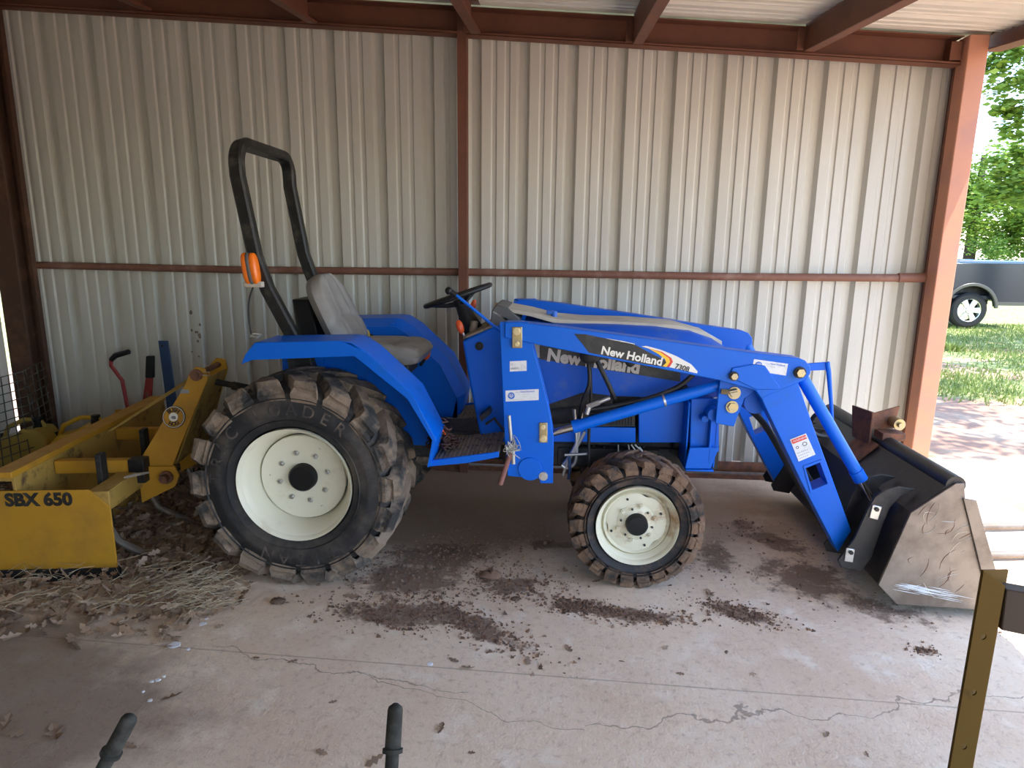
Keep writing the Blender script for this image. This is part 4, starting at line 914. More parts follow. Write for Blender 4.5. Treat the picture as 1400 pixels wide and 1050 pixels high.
for v in (.16, .62, 1.12, 1.5):
    m = MB(); qbox(m, -.135, -.108, v, v+.06, .18, .60); sh = part(m, 'scarifier_shank', M['dark'], BB, bevel=.003)
    m = MB(); m.tube([Q(-.12, v+.03, .20), Q(-.08, v+.03, .12), Q(.0, v+.03, .07), Q(.14, v+.03, .015)], [.018, .018, .022, .012], 8); part(m, 'ripper_tooth', M['steel'], sh)
    for z in (.52, .57): m = MB(); c = Q(-.12, v-.001, z); m.cyl(c, c-BV*.002, .009, 12); part(m, 'pin_hole', M['ink'], sh)
for y_, sgn in ((.36, 1), (.86, -1)):                  # the two leaning mast plates and their hitch lugs
    lean = BV*.10*sgn
    m = MB(); m.slab([Q(-.06, y_, .36), Q(.19, y_, .31), Q(.19, y_, .49), Q(.10, y_+.0, .62)+lean*.2, Q(.30, y_, .93)+lean, Q(.30, y_, .985)+lean, Q(.24, y_, 1.01)+lean, Q(.20, y_, .985)+lean, Q(.20, y_, .93)+lean, Q(-.06, y_, .49)] if 0 else
                     [Q(-.04, y_, .47), Q(.15, y_, .47), Q(.335, y_, .93)+lean, Q(.325, y_, .985)+lean, Q(.275, y_, .995)+lean, Q(.235, y_, .95)+lean, Q(.215, y_, .90)+lean], BV*.014); mp_ = part(m, 'mast_plate', M['yellow'], BB, bevel=.003)
    m = MB(); m.slab([Q(-.02, y_-.02, .27), Q(.16, y_-.02, .36), Q(.19, y_-.02, .42), Q(.17, y_-.02, .475), Q(-.02, y_-.02, .475)], BV*.014); lg = part(m, 'hitch_lug', M['yellow'], BB, bevel=.003)
    m = MB(); c = Q(.13, y_-.03, .42); m.cyl(c, c-BV*.05*sgn, .022, 14); m.cyl(c, c-BV*.015, .035, 14); part(m, 'hitch_pin', M['rust'], lg)
    if sgn > 0:
        c = Q(.160, y_-.002, .73)+lean*.52; up = (Q(.25, y_, .93)-Q(.05, y_, .47)+lean).normalized()
        nn = -(BV-up*BV.dot(up)).normalized(); xx = BU; Mx = facing(c, BU+V(0, 0, .12), up)
        zz = Vector((Mx[0][2], Mx[1][2], Mx[2][2]))
        def disc_(r, mt, h, name='round_badge'): m = MB(); m.cyl(c-zz*.004, c+zz*h, r, 40); return part(m, name, M[mt], mp_)
        disc_(.060, 'decal_black', .002); disc_(.057, 'decal_white', .0026); disc_(.054, 'decal_black', .0032); disc_(.051, 'yellow', .0038); disc_(.024, 'decal_white', .0044)
        for body, a0, da, fl_s in (('BUSH', 128, 24, 1), ('HOG', 232, 27, -1)):
            m = MB()
            for i, ch in enumerate(body):
                a = math.radians(a0-da*i*fl_s+(-6 if fl_s > 0 else 8)); ex = Vector((Mx[0][0], Mx[1][0], Mx[2][0])); ey = Vector((Mx[0][1], Mx[1][1], Mx[2][1]))
                o_ = c+zz*.0048+(ex*math.cos(a)+ey*math.sin(a))*.0375; rad = (ex*math.cos(a)+ey*math.sin(a))*fl_s
                t = text(ch, .029, facing(o_, rad.cross(zz), rad), None, '', None, bold=.001); n = len(m.v); m.v += t.v; m.f += [[q+n for q in f] for f in t.f]; m.m += [0]*len(t.f)
            part(m, 'badge_lettering', M['decal_black'], mp_, smooth=0)
        m = MB(); m.ball(c+zz*.004-ey*.003, .014, (1, .3, .7), 10, 7); part(m, 'badge_emblem', M['inkgrey'], mp_, smooth=60)
        c2 = Q(.225, y_-.002, .865)+lean*.85
        m = MB(); m.slab([c2+BU*(-.03)+up*.01, c2+BU*.03+up*.01, c2+BU*.03-up*.012, c2-BU*.03-up*.012], -BV*.002); part(m, 'small_label', M['greydecal'], mp_)
m = MB(); c = Q(.285, .45, .955); m.cyl(c-BV*.03, c+BV*.36, .016, 14); m.cyl(c-BV*.02, c-BV*.005, .032, 14); part(m, 'mast_pin', M['rust'], BB)
m = MB(); m.slab([Q(.15, .40, .47), Q(.15, .85, .47), Q(.32, .76, .93), Q(.32, .48, .93)], BU*.008); part(m, 'mast_gusset', M['yellow_worn'], BB)
for y_ in (.8,): m = MB(); m.slab([Q(-.40, y_, .545), Q(-.38, y_, .545), Q(.24, y_-.02, .93), Q(.21, y_-.02, .94)], BV*.012) ; part(m, 'mast_strut', M['yellow_worn'], BB)
m = MB(); m.tube([Q(.31, .46, .965), Q(.36, .42, .975), Q(.37, .40, .96), Q(.32, .43, .955)], .0025, 6); part(m, 'lynch_pin', M['wire'], BB)
m = MB(); m.tube([Q(-.02, .20, .465), Q(.05, .22, .475), Q(.07, .26, .47), Q(.0, .25, .465)], .006, 6, closed=True); part(m, 'keeper_ring', M['wire'], BB)
# ------------------------------------------------------------------ jerry cans, tools and wire basket by the wall
def can(cx, cy, mt, label, rz):
    o = root('fuel_can', (cx, cy, 0), label, 'fuel can', 'yellow plastic fuel cans by the wall')
    def C(x, y, z):
        x *= 1.15; y *= 1.15; z *= 1.15
        return V(cx+x*math.cos(rz)-y*math.sin(rz), cy+x*math.sin(rz)+y*math.cos(rz), z)
    def seg(ps, y0, y1, nm, bv): m = MB(); m.add([C(x, y, z) for y in (y0, y1) for x, z in ps], [list(range(len(ps)))[::-1], [len(ps)+i for i in range(len(ps))]]+[[i, (i+1) % len(ps), (i+1) % len(ps)+len(ps), i+len(ps)] for i in range(len(ps))]); return part(m, nm, M[mt], o, bevel=bv, seg=3)
    seg([(-.17, .0), (.17, .0), (.17, .26), (.12, .33), (.02, .33), (-.02, .29), (-.12, .27), (-.17, .22)], -.085, .085, 'can_body', .022)
    m = MB(); m.tube([C(-.13, 0, .255), C(-.10, 0, .325), C(.0, 0, .372), C(.10, 0, .37), C(.12, 0, .325)], .016, 10); part(m, 'handle', M[mt], o, smooth=60)
    m = MB(); m.cyl(C(.085, 0, .32), C(.085, 0, .355), .034, 18); m.cyl(C(.085, 0, .355), C(.085, 0, .385), .030, 12); part(m, 'cap', M['dark_plastic'], o, bevel=.003)
    m = MB(); m.cyl(C(-.14, 0, .235), C(-.15, 0, .285), .014, 10); part(m, 'vent_cap', M['dark_plastic'], o)
can(-3.70, 4.20, 'candull', 'dull brownish yellow plastic can nearest the corner post', .1)
can(-3.36, 4.30, 'canyellow', 'bright yellow plastic can behind the box blade rail, by the red handle', .25)
t_ = root('curved_handle_bar', V(-3.06, 4.60, 0), 'thin bent red bar with black hand grip leaning on the wall', 'tool')
m = MB(); m.tube([V(-3.02, 4.45, 0), P(177, 570, 4.62), P(167, 520, 4.62), P(152, 500, 4.62), P(152, 491, 4.62)], .014, 10); part(m, 'bar', M['tool_red'], t_, smooth=60)
m = MB(); m.tube([P(152, 492, 4.62), P(158, 486, 4.62), P(176, 481, 4.60)], [.018, .021, .019], 12); part(m, 'grip', M['dark_plastic'], t_, smooth=60)
t_ = root('flat_handle_bar', V(-2.94, 4.62, 0), 'short red bar with wide black end leaning on the wall', 'tool')
m = MB(); m.slab([P(193, 560, 4.63), P(205, 560, 4.63), P(208, 515, 4.63), P(199, 515, 4.63)], (0, .02, 0)); m.slab([P(193, 560, 4.62), P(205, 560, 4.62), V(-2.9, 4.55, .0), V(-2.98, 4.55, .0)], (0, .02, 0)); part(m, 'bar', M['tool_red'], t_, bevel=.004)
m = MB(); m.slab([P(198, 517, 4.62), P(209, 517, 4.62), P(209, 487, 4.62), P(199, 487, 4.62)], (0, .03, 0)); part(m, 'grip', M['dark_plastic'], t_, bevel=.006)
t_ = root('blue_channel', V(-2.83, 4.66, 0), 'tall navy blue flat steel channel leaning on the wall', 'bar')
m = MB(); a, b = P(216, 466, 4.69), P(229, 466, 4.69); c, d = V(-2.89, 4.60, 0), V(-2.80, 4.60, 0); m.slab([a, b, d, c], (0, .012, 0)); part(m, 'channel', M['tool_blue'], t_, bevel=.003)
m = MB(); q = P(222, 473, 4.68); m.cyl(q, q-V(0, .006, 0), .010, 12); part(m, 'bolt_hole', M['ink'], t_)
m = MB(); m.tube([P(231, 486, 4.70), P(228, 530, 4.68), V(-2.78, 4.60, 0)], .011, 8); tag(m.build('red_rod', M['tool_red'], smooth=60), 'thin bright red rod leaning right beside the navy blue channel', 'rod')
# wire basket
wb = root('wire_basket', V(-3.75, 4.05, 0), 'dull wire mesh basket leaning in the dark left corner', 'basket')
A_, B_, C_, D_ = P(-30, 524, 4.10), P(31, 508, 4.25), P(56, 632, 4.10), P(-20, 660, 3.9)
m = MB()
for k in range(12):
    t = k/11; m.tube([A_.lerp(D_, t), B_.lerp(C_, t), B_.lerp(C_, t)+V(-.02, .22, .04)], .0035, 6)
for k in range(7):
    t = k/6; m.tube([A_.lerp(B_, t), D_.lerp(C_, t)], .005 if k in (0, 6) else .0035, 6)
for k in range(4): t = (k+.5)/4; m.tube([B_+V(-.02, .22, .04)*t, C_+V(-.02, .22, .04)*t], .0035, 6)
part(m, 'mesh_side', M['cagewire'], wb, smooth=60)
m = MB(); z0 = .03
for k in range(8): m.tube([V(-3.95+.055*k, 3.85, .04+.01*k), V(-3.95+.055*k, 4.2, .05)], .0035, 6)
m.tube([V(-4.0, 3.85, .03), V(-3.55, 3.85, .10), D_.lerp(C_, .9)], .006, 6); m.tube([V(-4.0, 3.85, .03), V(-3.9, 4.1, .4), A_.lerp(D_, .3)], .006, 6); part(m, 'mesh_bottom', M['cagewire'], wb, smooth=60)
rs = random.Random(8); m = MB()
for k in range(9):
    p = P(rs.gauss(270, 5), rs.gauss(452, 14), 4.757); q = rs.uniform(.006, .016); n = 9
    m.slab([V(p.x+q*rs.uniform(.6, 1.1)*math.cos(6.283*i/n), 4.7565, p.z+q*1.4*rs.uniform(.6, 1.1)*math.sin(6.283*i/n)) for i in range(n)], (0, .0032, 0))
tag(m.build('rust_patch', M['dustplastic'], smooth=0), 'small brown peeled patch on the left wall sheet above the yellow implement', 'rust patch')
# ------------------------------------------------------------------ leaf litter and straw
def leaf_shape(m, c, s, rng, flat=.5):
    yaw = rng.uniform(0, 6.28); rot = Matrix.Rotation(yaw, 3, 'Z') @ Matrix.Rotation(rng.gauss(0, flat), 3, 'X') @ Matrix.Rotation(rng.gauss(0, flat*.7), 3, 'Y')
    cu = rng.uniform(-.5, .9); ou = [(-.5, 0), (-.28, .16), (-.18, .08), (0, .30), (.10, .12), (.30, .22), (.5, 0), (.28, -.2), (.12, -.1), (0, -.28), (-.16, -.09), (-.28, -.15)]
    vs = [V(x*s, y*s, cu*s*(y*y*2.2+x*x*.5)) for x, y in ou]; mid = [V(x*s, 0, cu*s*x*x*.5) for x in (-.25, .05, .3)]
    vs = [rot @ v+c for v in vs+mid]
    m.add(vs, [(0, 1, 2, 12), (12, 2, 3, 4, 13), (13, 4, 5, 14), (14, 5, 6), (0, 12, 10, 11), (12, 13, 8, 9, 10), (13, 14, 7, 8), (14, 6, 7)])
rng = random.Random(21); m = MB(); cnt = 0
def pile_h(x, y):
    e = PZ(170, 855); bd = 2.40+.10*math.sin(x*5)+.05*math.sin(x*13+1)
    if x > -2.0: bd += (x+2.0)*.55
    d = min((y-bd)/.25, (-1.50+.0*y-x)/.25 if y < 3.6 else (-1.0-x)/.3)
    return d
while cnt < 5200:
    x = rng.uniform(-3.9, -1.2); y = rng.uniform(2.2, 4.65); d = pile_h(x, y)+rng.gauss(0, .35)
    if d < 0: continue
    dd = max(0, min(1, pile_h(x, y))); z = .012+rng.random()*.07*dd
    leaf_shape(m, V(x, y, z), rng.uniform(.04, .085), rng, .6); cnt += 1
tag(m.build('leaf_litter', M['leaf'], smooth=0), 'drift of dry brown leaves round the box blade and rear wheel', 'leaves', kind='stuff')
m = MB()
for k in range(300):
    if k < 170: p = PZ(rng.gauss(262, 34), rng.gauss(815, 18)); a = rng.gauss(.5, .35)
    else: p = PZ(rng.uniform(0, 330), rng.uniform(795, 850)); a = rng.uniform(0, 3.14)
    L_ = rng.uniform(.04, .16); z = rng.uniform(.05, .10); dz = rng.uniform(-.03, .03); d = V(math.cos(a), math.sin(a), 0)
    m.tube([V(p.x, p.y, z)-d*L_/2, V(p.x, p.y, z+rng.uniform(0, .012))+V(d.y, -d.x, 0)*rng.gauss(0, .006), V(p.x, p.y, max(.01, z+dz))+d*L_/2], .0011, 4)
tag(m.build('straw', M['straw'], smooth=60), 'loose pale straw on the leaves in front of the rear tyre', 'straw', kind='stuff')
# loose clods by the wheels
m = MB()
for k in range(5200):
    cx, cy, rx, ry, a, kk = rng.choice(SOIL[:8] if rng.random() < .75 else SOIL); u = rng.gauss(0, .42); v = rng.gauss(0, .42)
    x = cx+(u*rx*math.cos(a)-v*ry*math.sin(a)); y = cy+(u*rx*math.sin(a)+v*ry*math.cos(a)); s = abs(rng.gauss(0, .0035))+.0018
    if s > .010: s = .010
    vs = [V(x+rng.uniform(-1, 1)*s*1.3, y+rng.uniform(-1, 1)*s*1.3, s*rng.uniform(.6, 1.4)) for _ in range(2)]+[V(x-s, y-s, 0), V(x+s, y-s*.6, 0), V(x+s*.2, y+s, 0)]
    m.add(vs, [(2, 3, 0), (3, 4, 0), (4, 2, 0), (2, 3, 1), (3, 4, 1), (4, 2, 1)])
tag(m.build('dirt_crumbs', M['dirt'], smooth=0), 'crumbled dry mud fallen off the tyres onto the concrete', 'dirt', kind='stuff')
for (px, py, s) in ((672, 790, .045), (1042, 741, .02), (1055, 738, .022), (705, 820, .02), (380, 824, .03)):
    p = PZ(px, py); m = MB(); m.ball(p+V(0, 0, s*.3), s, (1.3, .8, .5), 9, 6); 
    for v in m.v: v += V(rng.gauss(0, s*.12), rng.gauss(0, s*.12), rng.gauss(0, s*.06)); v.z = max(v.z, 0)
    lb = {672: 'largest reddish mud clod lying between the two near wheels', 1042: 'small dark mud clod in front of the front wheel, lower of two', 1055: 'small dark mud clod in front of the front wheel, beside its twin', 705: 'small mud clod just below the largest clod', 380: 'flat mud clod at the foot of the rear tyre'}[px]
    tag(m.build('mud_clod', M['dirt' if px != 672 else 'dirt'], smooth=50), lb, 'clod', 'mud clods on the concrete')
# single leaves on the open floor
LV = [(75, 1003, .09), (112, 916, .0), (235, 954, .07), (178, 1020, .05), (242, 872, .04), (620, 903, .05), (640, 914, .055), (603, 997, .045), (440, 1030, .04), (722, 904, .05), (777, 887, .05), (970, 812, .07), (993, 893, .035), (1031, 923, .03), (20, 1005, .06), (10, 990, .06), (512, 1042, .06),
      (388, 825, .05), (300, 858, .04), (690, 866, .04), (645, 1030, .025), (930, 922, .03), (910, 886, .03), (480, 816, .06), (575, 705, .04), (815, 795, .04), (1130, 1005, .03), (1185, 1032, .02), (850, 905, .025), (400, 905, .04), (350, 900, .035), (455, 960, .03)]
LL = {(75, 1003): 'largest loose dry leaf, lying near the left handle grip', (235, 954): 'brown leaf between the white spatter and the left handle grip', (178, 1020): 'small curled leaf just right of the left grip',
      (242, 872): 'small leaf at the edge of the straw beside the white spatter', (620, 903): 'left one of two leaves close together on the floor joint', (640, 914): 'right one of two leaves close together on the floor joint',
      (603, 997): 'dark leaf up and right of the right-hand handle grip', (440, 1030): 'small leaf midway between the two handle grips', (722, 904): 'light brown leaf on the joint right of the leaf pair', (777, 887): 'upright curled leaf in the middle of the open floor',
      (970, 812): 'brown leaf with a stalk just right of the front wheel', (993, 893): 'small dark leaf below right of the front wheel', (1031, 923): 'tiny dark leaf farthest right in the middle of the slab', (20, 1005): 'dry leaf at the left frame edge, lower of two', (10, 990): 'dry leaf at the left frame edge, upper of two',
      (512, 1042): 'dry leaf at the bottom edge beside the right-hand grip', (388, 825): 'dry leaf touching the foot of the rear tyre', (480, 816): 'dry leaf right of the rear tyre foot', (575, 705): 'small leaf in the shade between rear and front tyres', (815, 795): 'small leaf under the left side of the front tyre'}
for (px, py, s) in LV:
    if s == 0: continue
    p = PZ(px, py)
    m = MB(); leaf_shape(m, V(0, 0, s*.16), s*1.15, rng, .25); o = m.build('dry_leaf', M['leaf'], smooth=0, base=(0, 0, 0), loc=(p.x, p.y, .002))
    zmin = min(v.co.z for v in o.data.vertices); o.location.z = .001-zmin
    tag(o, LL.get((px, py), 'tiny dry leaf scrap scattered on the open concrete'), 'leaf', 'loose leaves on the open floor')
m = MB()
for (px, py, r) in ((279, 838, .020), (277, 853, .018), (237, 883, .028), (588, 908, .014), (257, 888, .010), (216, 930, .012), (207, 932, .010), (224, 925, .008), (205, 958, .010), (196, 946, .006), (282, 846, .010), (240, 880, .018)):
    p = PZ(px, py); m.lathe([(.0005, 0), (r, 0), (r*.9, .002), (.0005, .003)], (0, 0, 0), 11)
    for v in m.v[-44:]: y_ = v.y; v.x, v.y, v.z = p.x+v.x*rng.uniform(.7, 1.2), p.y+v.z*rng.uniform(.5, 1.1), y_+.0004
tag(m.build('paint_spatter', M['paintdrop'], smooth=0), 'white spatter dried on the concrete near the straw', 'spatter', kind='stuff')
# ------------------------------------------------------------------ foreground handles and yellow frame
hb = root('handlebar', V(-.6, .75, .2), 'dark bar frame with two rubber grips rising at the bottom edge', 'handlebar')
for tip, foot in (((180, 977), (140, 1052)), ((541, 961), (535, 1055))):
    a = PZ(*tip, .80); b = PZ(*foot, .70); d = (b-a).normalized(); m = MB(); Lg = .076
    m.tube([a, a+d*.006, a+d*.012, a+d*Lg, a+d*(Lg+.001), a+d*(Lg+.008), a+d*(Lg+.009), a+d*(Lg+.05)], [.004, .0125, .0145, .0150, .019, .019, .0125, .0125], 20); part(m, 'grip', M['grip'], hb, smooth=40)
    e = a+d*.8; m = MB(); m.tube([a+d*(Lg+.04), a+d*.5, e, V(e.x, e.y-.1, .05)], .0105, 14); part(m, 'tube', M['gripbar'], hb, smooth=60)
    hb.setdefault('_x', []) if 0 else None
e1 = PZ(180, 977, .80); d1 = (PZ(140, 1052, .70)-e1).normalized(); e2 = PZ(541, 961, .80); d2 = (PZ(535, 1055, .70)-e2).normalized()
m = MB(); m.cyl(e1+d1*.55, e2+d2*.55, .0105, 12); part(m, 'crossbar', M['gripbar'], hb)
fy = 1.62; fr = root('perforated_post', V(P(1360, 785, fy).x, fy, 0), 'yellow angle-iron post with punched holes and a brown arm', 'post')
a = P(1345, 781, fy); b = P(1380, 789, fy); zt = a.z; wdt = b.x-a.x-.006
holes = [P(1345+1, y_, fy).z for y_ in (870, 947, 1022)]; zs = [0]; hx = a.x+wdt*.47
m = MB()
hz = sorted([P(1330, y_, fy).z for y_ in (870, 947, 1022)]+[P(1330, 1022, fy).z-.128, P(1330, 1022, fy).z-.256, P(1330, 1022, fy).z-.384])
cur = 0.0; hr = .0085
b2 = P(1376, 801, fy)
for z in hz:
    h2 = hr*1.7; xa_, xb_ = a.x, a.x+wdt
    m.box((xa_, fy, cur), (xb_, fy+.004, z-h2))
    n = 16; cor = [(xb_, z+h2), (xa_, z+h2), (xa_, z-h2), (xb_, z-h2)]
    def edge_(t):
        c_, s_ = math.cos(t), math.sin(t); k_ = min(((xb_-hx) if c_ > 0 else (hx-xa_))/max(abs(c_), 1e-6), h2/max(abs(s_), 1e-6)); return (hx+c_*k_, z+s_*k_)
    for k in range(n):
        t0, t1 = 2*math.pi*k/n, 2*math.pi*(k+1)/n
        p1 = (hx+hr*.8*math.cos(t0), z+hr*math.sin(t0)); p2 = (hx+hr*.8*math.cos(t1), z+hr*math.sin(t1)); q1, q2 = edge_(t0), edge_(t1)
        poly = [p1, q1]
        if abs(q1[0]-q2[0]) > 1e-6 and abs(q1[1]-q2[1]) > 1e-6: poly.append(min(cor, key=lambda c_: abs(c_[0]-(q1[0]+q2[0])/2)+abs(c_[1]-(q1[1]+q2[1])/2)))
        m.prism(poly+[q2, p2], fy, fy+.004)
    cur = z+h2
top = [(a.x, cur), (a.x+wdt, cur), (a.x+wdt, b2.z), (a.x, a.z)]; m.prism(top, fy, fy+.005)
le = P(1379, 779, fy+.055); m.slab([V(a.x+.002, fy+.005, 0), V(le.x, le.y, 0), V(le.x, le.y, le.z), V(a.x+.002, fy+.005, a.z)], (-.003, .004, 0))
part(m, 'angle_iron', M['backlit_yellow'], fr, smooth=0)
m = MB(); c = P(1376, 806, fy+.012); c2 = P(1369, 862, fy+.012); tt = V(.8, -.35, .02); m.slab([c, c+tt, c2+tt, c2], (0, .05, 0)); arm_ = part(m, 'frame_arm', M['brownbar'], fr, bevel=.003); arm_['label'] = 'dark brown arm'
# ------------------------------------------------------------------ outside
for (py, lab) in ((719, 'upper pale steel pipe lying outside beyond the bucket'), (758, 'lower pale steel pipe lying outside nearest the bucket')):
    p = PZ(1400, py, .03); q = PZ(1352, py+1, .03); m = MB(); d = (p-q).normalized(); m.cyl(q-d*.25, p+d*1.6, .021, 14); m.cyl(q-d*.25, q-d*.251, .018, 14); tag(m.build('steel_pipe', M['steel']), lab, 'pipe', 'pipes outside')
TY = 15.2; tr = root('pickup_truck', (8.2, TY+.95, 0), 'dark grey pickup truck parked on the grass outside', 'truck')
M['truck'] = mat('truck_paint', (.035, .045, .062), .18, .6, spec=.8); M['trim_grey'] = mat('flare_trim', (.10, .095, .085), .4, .4); M['tint'] = mat('tinted_glass', (.02, .03, .03), .05, 0, spec=1.0); M['alloy'] = mat('alloy', (.7, .7, .72), .25, .9)
wc = P(1326, 425, TY); WR = .385; wc.z = WR
def arcpts(c, r, a0, a1, n): return [(c[0]+r*math.cos(a0+(a1-a0)*k/n), c[1]+r*math.sin(a0+(a1-a0)*k/n)) for k in range(n+1)]
ar = .52
fwx = wc.x-3.4
body = [(fwx-.95, .50)]+[(fwx-ar, .50)]+arcpts((fwx, WR+.02), ar, math.pi*.96, .04*math.pi, 12)+[(wc.x-ar, .46)]+arcpts((wc.x, WR+.02), ar, math.pi*.96, .04*math.pi, 12)+[(wc.x+.62, .50), (wc.x+1.25, .55), (wc.x+1.28, 1.40), (wc.x-.62, 1.40), (wc.x-.62, 1.02+.3), (fwx+.9, 1.30), (fwx+.35, 1.22), (fwx-.85, 1.12), (fwx-1.0, .9)]
m = MB(); m.prism(body, TY+.02, TY+.10); m.prism(body, TY+1.80, TY+1.88); tb = part(m, 'body_side', M['truck'], tr, bevel=.02)
m = MB(); m.box((wc.x-.62, TY+.10, .62), (wc.x+1.22, TY+1.80, .72)); m.box((wc.x+1.22, TY+.1, .5), (wc.x+1.28, TY+1.8, 1.36)); m.box((fwx-.9, TY+.1, .5), (fwx+.5, TY+1.8, 1.18)); m.box((fwx+.5, TY+.1, .45), (wc.x-.6, TY+1.8, 1.2)); part(m, 'bed', M['truck'], tr, bevel=.02)
m = MB(); m.box((wc.x-.60, TY+.02, 1.40), (wc.x+1.26, TY+1.86, 1.46)); m.box((wc.x-.2, TY+.3, 1.46), (wc.x+.1, TY+1.6, 1.485)); bc_ = part(m, 'bed_cover', mat('bed_cover', (.10, .17, .28), .35), tr, bevel=.01)
m = MB(); m.prism([(wc.x-.62, 1.32), (wc.x-.60, 1.42), (wc.x-.68, 1.95), (wc.x-.85, 2.02), (fwx+1.5, 2.02), (fwx+.75, 1.32)], TY+.16, TY+1.74); cb = part(m, 'cab', M['truck'], tr, bevel=.05)
m = MB(); m.prism([(wc.x-.74, 1.42), (wc.x-.80, 1.88), (fwx+1.55, 1.90), (fwx+1.05, 1.42)], TY+.150, TY+.16); part(m, 'window', M['tint'], cb)
m = MB(); m.prism([(wc.x-.36, 1.46), (wc.x-.33, 1.62), (wc.x-.42, 1.76), (wc.x-.60, 1.80), (wc.x-.66, 1.46)], TY+.3, TY+1.6); part(m, 'rear_window_box', M['tint'], cb, bevel=.04)
for cx_ in (wc.x, fwx):
    m = MB(); o_ = arcpts((cx_, WR+.02), ar+.06, math.pi*.98, .02*math.pi, 16); i_ = arcpts((cx_, WR+.02), ar-.01, math.pi*.98, .02*math.pi, 16); m.prism(o_+i_[::-1], TY-.02, TY+.04); part(m, 'wheel_arch', M['trim_grey'], tr, bevel=.012)
    m = MB(); m.box((cx_-.5, TY+.25, .5), (cx_+.5, TY+.3, 1.0)); part(m, 'wheel_well', M['dark'], tr)
    for yw in (TY+.14, TY+1.74):
        m = MB(); m.lathe([(.245, -.11), (.26, -.125), (WR-.04, -.125), (WR, -.09), (WR, .09), (WR-.04, .125), (.25, .125), (.24, .0)], (cx_, yw, WR), 40, closed=True); tw = part(m, 'wheel', mat('truck_tyre', (.012, .012, .013), .8) if cx_ == wc.x and yw < TY+1 else M['rubber'], tr)
        m = MB(); m.lathe([(.235, -.10), (.25, -.118), (.252, -.10), (.24, .0)], (cx_, yw, WR), 36, closed=True)
        for k in range(6):
            a = 2*math.pi*k/6+math.pi/6*0; d = V(math.cos(a), 0, math.sin(a)); s_ = V(-d.z, 0, d.x); c = V(cx_, yw-.10, WR); m.slab([c+d*.03+s_*.045, c+d*.03-s_*.045, c+d*.24-s_*.065, c+d*.24+s_*.065], (0, .03, 0))
        m.cyl((cx_, yw-.115, WR), (cx_, yw-.06, WR), .07, 20); part(m, 'alloy_rim', M['alloy'], tw, bevel=.004)
m = MB(); m.box((wc.x+.55, TY+.0, .50), (wc.x+1.2, TY+.04, .58)); part(m, 'rocker', M['trim_grey'], tr)
# trees
def tree(name, x, y, h, blobs, n, ls, label, mt, tr_r=.18, rng=random.Random(5), lean=0, cat='tree', group=None, branches=True):
    o = root(name, (x, y, -.03), label, cat, group)
    m = MB(); m.tube([V(x, y, -.05), V(x+lean*.3, y, h*.35), V(x+lean, y, h*.75)], [tr_r*1.2, tr_r, tr_r*.5], 10)
    for (bx, by, bz, br) in blobs[:7] if branches else []:
        st_ = V(x+lean*.4, y, h*.4); e = V(bx, by, bz); m.tube([st_, st_.lerp(e, .5)+V(0, 0, .3), e], [tr_r*.5, tr_r*.3, tr_r*.12], 7)
    part(m, 'trunk', M['bark'], o, smooth=60)
    m = MB()
    tot = sum(b[3]**2 for b in blobs)
    for (bx, by, bz, br) in blobs:
        subs = [(V(bx, by, bz)+V(rng.gauss(0, 1), rng.gauss(0, 1), rng.gauss(0, .7)).normalized()*br*rng.uniform(.3, 1)) for _ in range(14)]
        for k in range(int(n*br**2/tot)+(260 if br < .5 else 0)):
            sp_ = rng.choice(subs); c = sp_+V(rng.gauss(0, 1), rng.gauss(0, 1), rng.gauss(0, .8))*br*.20
            s = ls*rng.uniform(.6, 1.3); r3 = Matrix.Rotation(rng.uniform(0, 6.28), 3, 'Z') @ Matrix.Rotation(rng.gauss(0, .8), 3, 'X')
            m.add([c+r3 @ V(*q)*s for q in ((-.5, 0, 0), (-.1, .28, .05), (.5, 0, 0), (-.1, -.28, .05))], [(0, 1, 2, 3)])
    part(m, 'crown', M[mt], o, smooth=0); return o
rg_ = random.Random(9)
big = [(7.4, 12.2, 5.6, 1.1), (8.6, 12.0, 5.9, 1.3), (8.9, 12.6, 4.7, 1.0), (7.9, 11.3, 6.6, 1.2), (10.3, 12.0, 6.4, 1.4), (10.8, 10.2, 7.4, 1.5), (8.3, 9.2, 7.3, 1.3), (6.0, 9.3, 7.6, 1.2), (4.8, 7.4, 7.4, 1.0), (6.8, 7.3, 7.8, 1.2), (9.0, 6.6, 7.6, 1.3), (12.5, 12.5, 7.5, 1.6), (10.0, 12.8, 3.9, .9), (8.0, 13.5, 6.2, 1.3), (5.6, 5.0, 7.4, 1.0), (7.3, 4.6, 7.6, 1.1), (6.3, 6.2, 7.2, 1.0), (8.8, 5.2, 7.4, 1.2), (5.2, 6.4, 7.0, .8)]
for px, py, q in ((1362, 92, .30), (1388, 112, .36), (1392, 60, .34), (1372, 150, .16), (1394, 170, .30), (1398, 215, .22), (1378, 235, .30), (1396, 262, .34), (1362, 262, .22)):
    p = P(px, py, 12.2); big.append((p.x, 12.2, p.z, q*1.25))
tree('oak_tree', 11.6, 11.5, 8, big, 17000, .13, 'nearest oak whose leafy branches hang in from the upper right', 'foliage', .22, rg_)
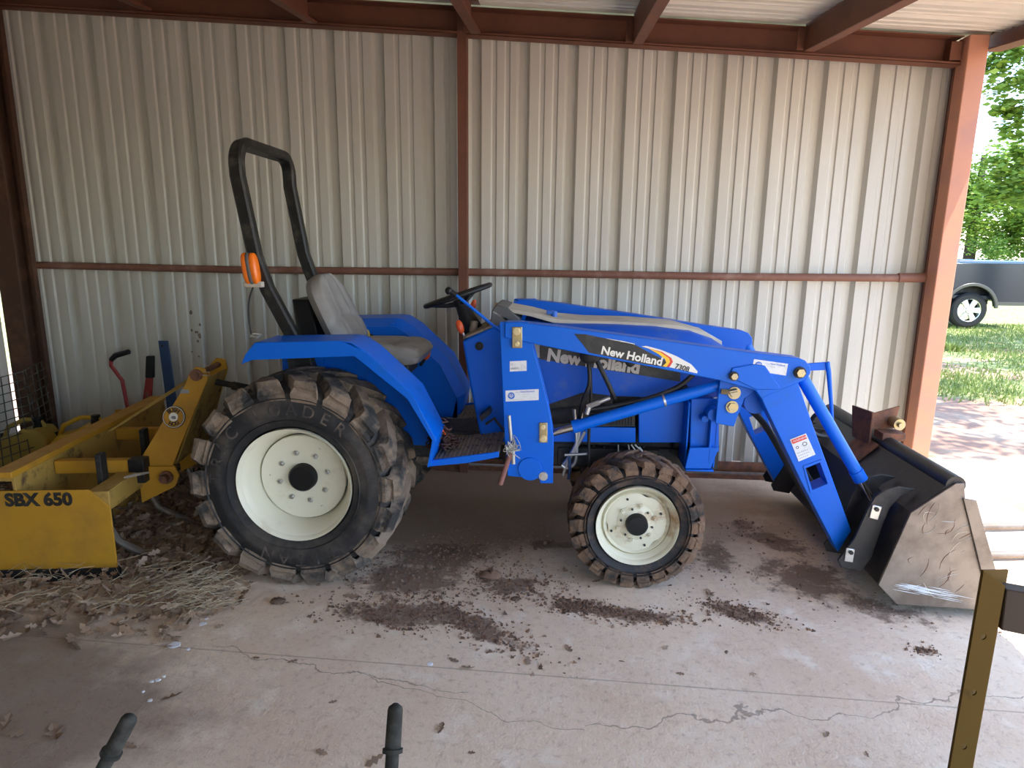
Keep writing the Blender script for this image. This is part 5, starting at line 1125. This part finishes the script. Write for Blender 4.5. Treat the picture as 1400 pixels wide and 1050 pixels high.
bt = [('mid green oak at the far field edge just right of the steel column', 21.0, 36, 8.5), ('taller round oak behind the truck at the right edge', 26.5, 38, 9.5), ('dense bushy tree filling the gap behind the truck bed', 23.5, 33, 6.5), ('spreading tree hidden mostly behind the steel column', 17.5, 37, 8.0), ('low oak beyond the truck towards the right frame edge', 30.0, 36, 8.0)]
for lb, x, y, h in bt:
    bl = [(x+rg_.gauss(0, 1.9), y+rg_.gauss(0, 1.2), h*rg_.uniform(.22, .85), rg_.uniform(1.3, 2.1)) for _ in range(11)]
    tree('oak_tree', x, y, h, bl, 16000, .21, lb, 'foliage', .25, rg_, group='trees beyond the field', branches=False)
for lb, x, y, h in (('low green bush left of the dark stump behind the truck', 20.5, 30, 2.6), ('low green bush at the right frame edge behind the truck', 25.5, 29, 2.4)):
    bl = [(x+rg_.gauss(0, .9), y+rg_.gauss(0, .5), h*rg_.uniform(.3, .8), rg_.uniform(.6, 1.0)) for _ in range(6)]
    tree('bush', x, y, h, bl, 5000, .14, lb, 'foliage2', .06, rg_, cat='bush', group='bushes beyond the truck', branches=False)
# grass
m = MB()
for k in range(9000):
    px = rng.uniform(1255, 1400); py = 445+rng.random()**1.4*110; p = PZ(px, py, -.03)
    if math.sin(p.x*1.3+p.y*.9)+math.sin(p.y*2.1-p.x)*.7+rng.gauss(0, .5)+(p.y-8)*.22 < .3: continue
    h = rng.uniform(.03, .09); a = rng.uniform(0, 3.14); d = V(math.cos(a), math.sin(a), 0)*rng.uniform(.006, .015); l = V(rng.gauss(0, .02), rng.gauss(0, .02), h)
    m.add([p-d, p+d, p+l], [(0, 1, 2)])
for c, r in ((PZ(1298, 476), .22),):
    for k in range(260):
        a = rng.uniform(0, 6.28); q = c+V(math.cos(a), math.sin(a), 0)*rng.random()*r; q.z = -.03; d = V(math.sin(a), -math.cos(a), 0)*.03; m.add([q-d, q+d, q+V(math.cos(a)*.07, math.sin(a)*.07, rng.uniform(.06, .14))], [(0, 1, 2)])
tag(m.build('grass', M['grass'], smooth=0), 'patchy short grass between the shed and the truck', 'grass', kind='stuff')
for o in bpy.data.objects:
    if '_o' in o: del o['_o']
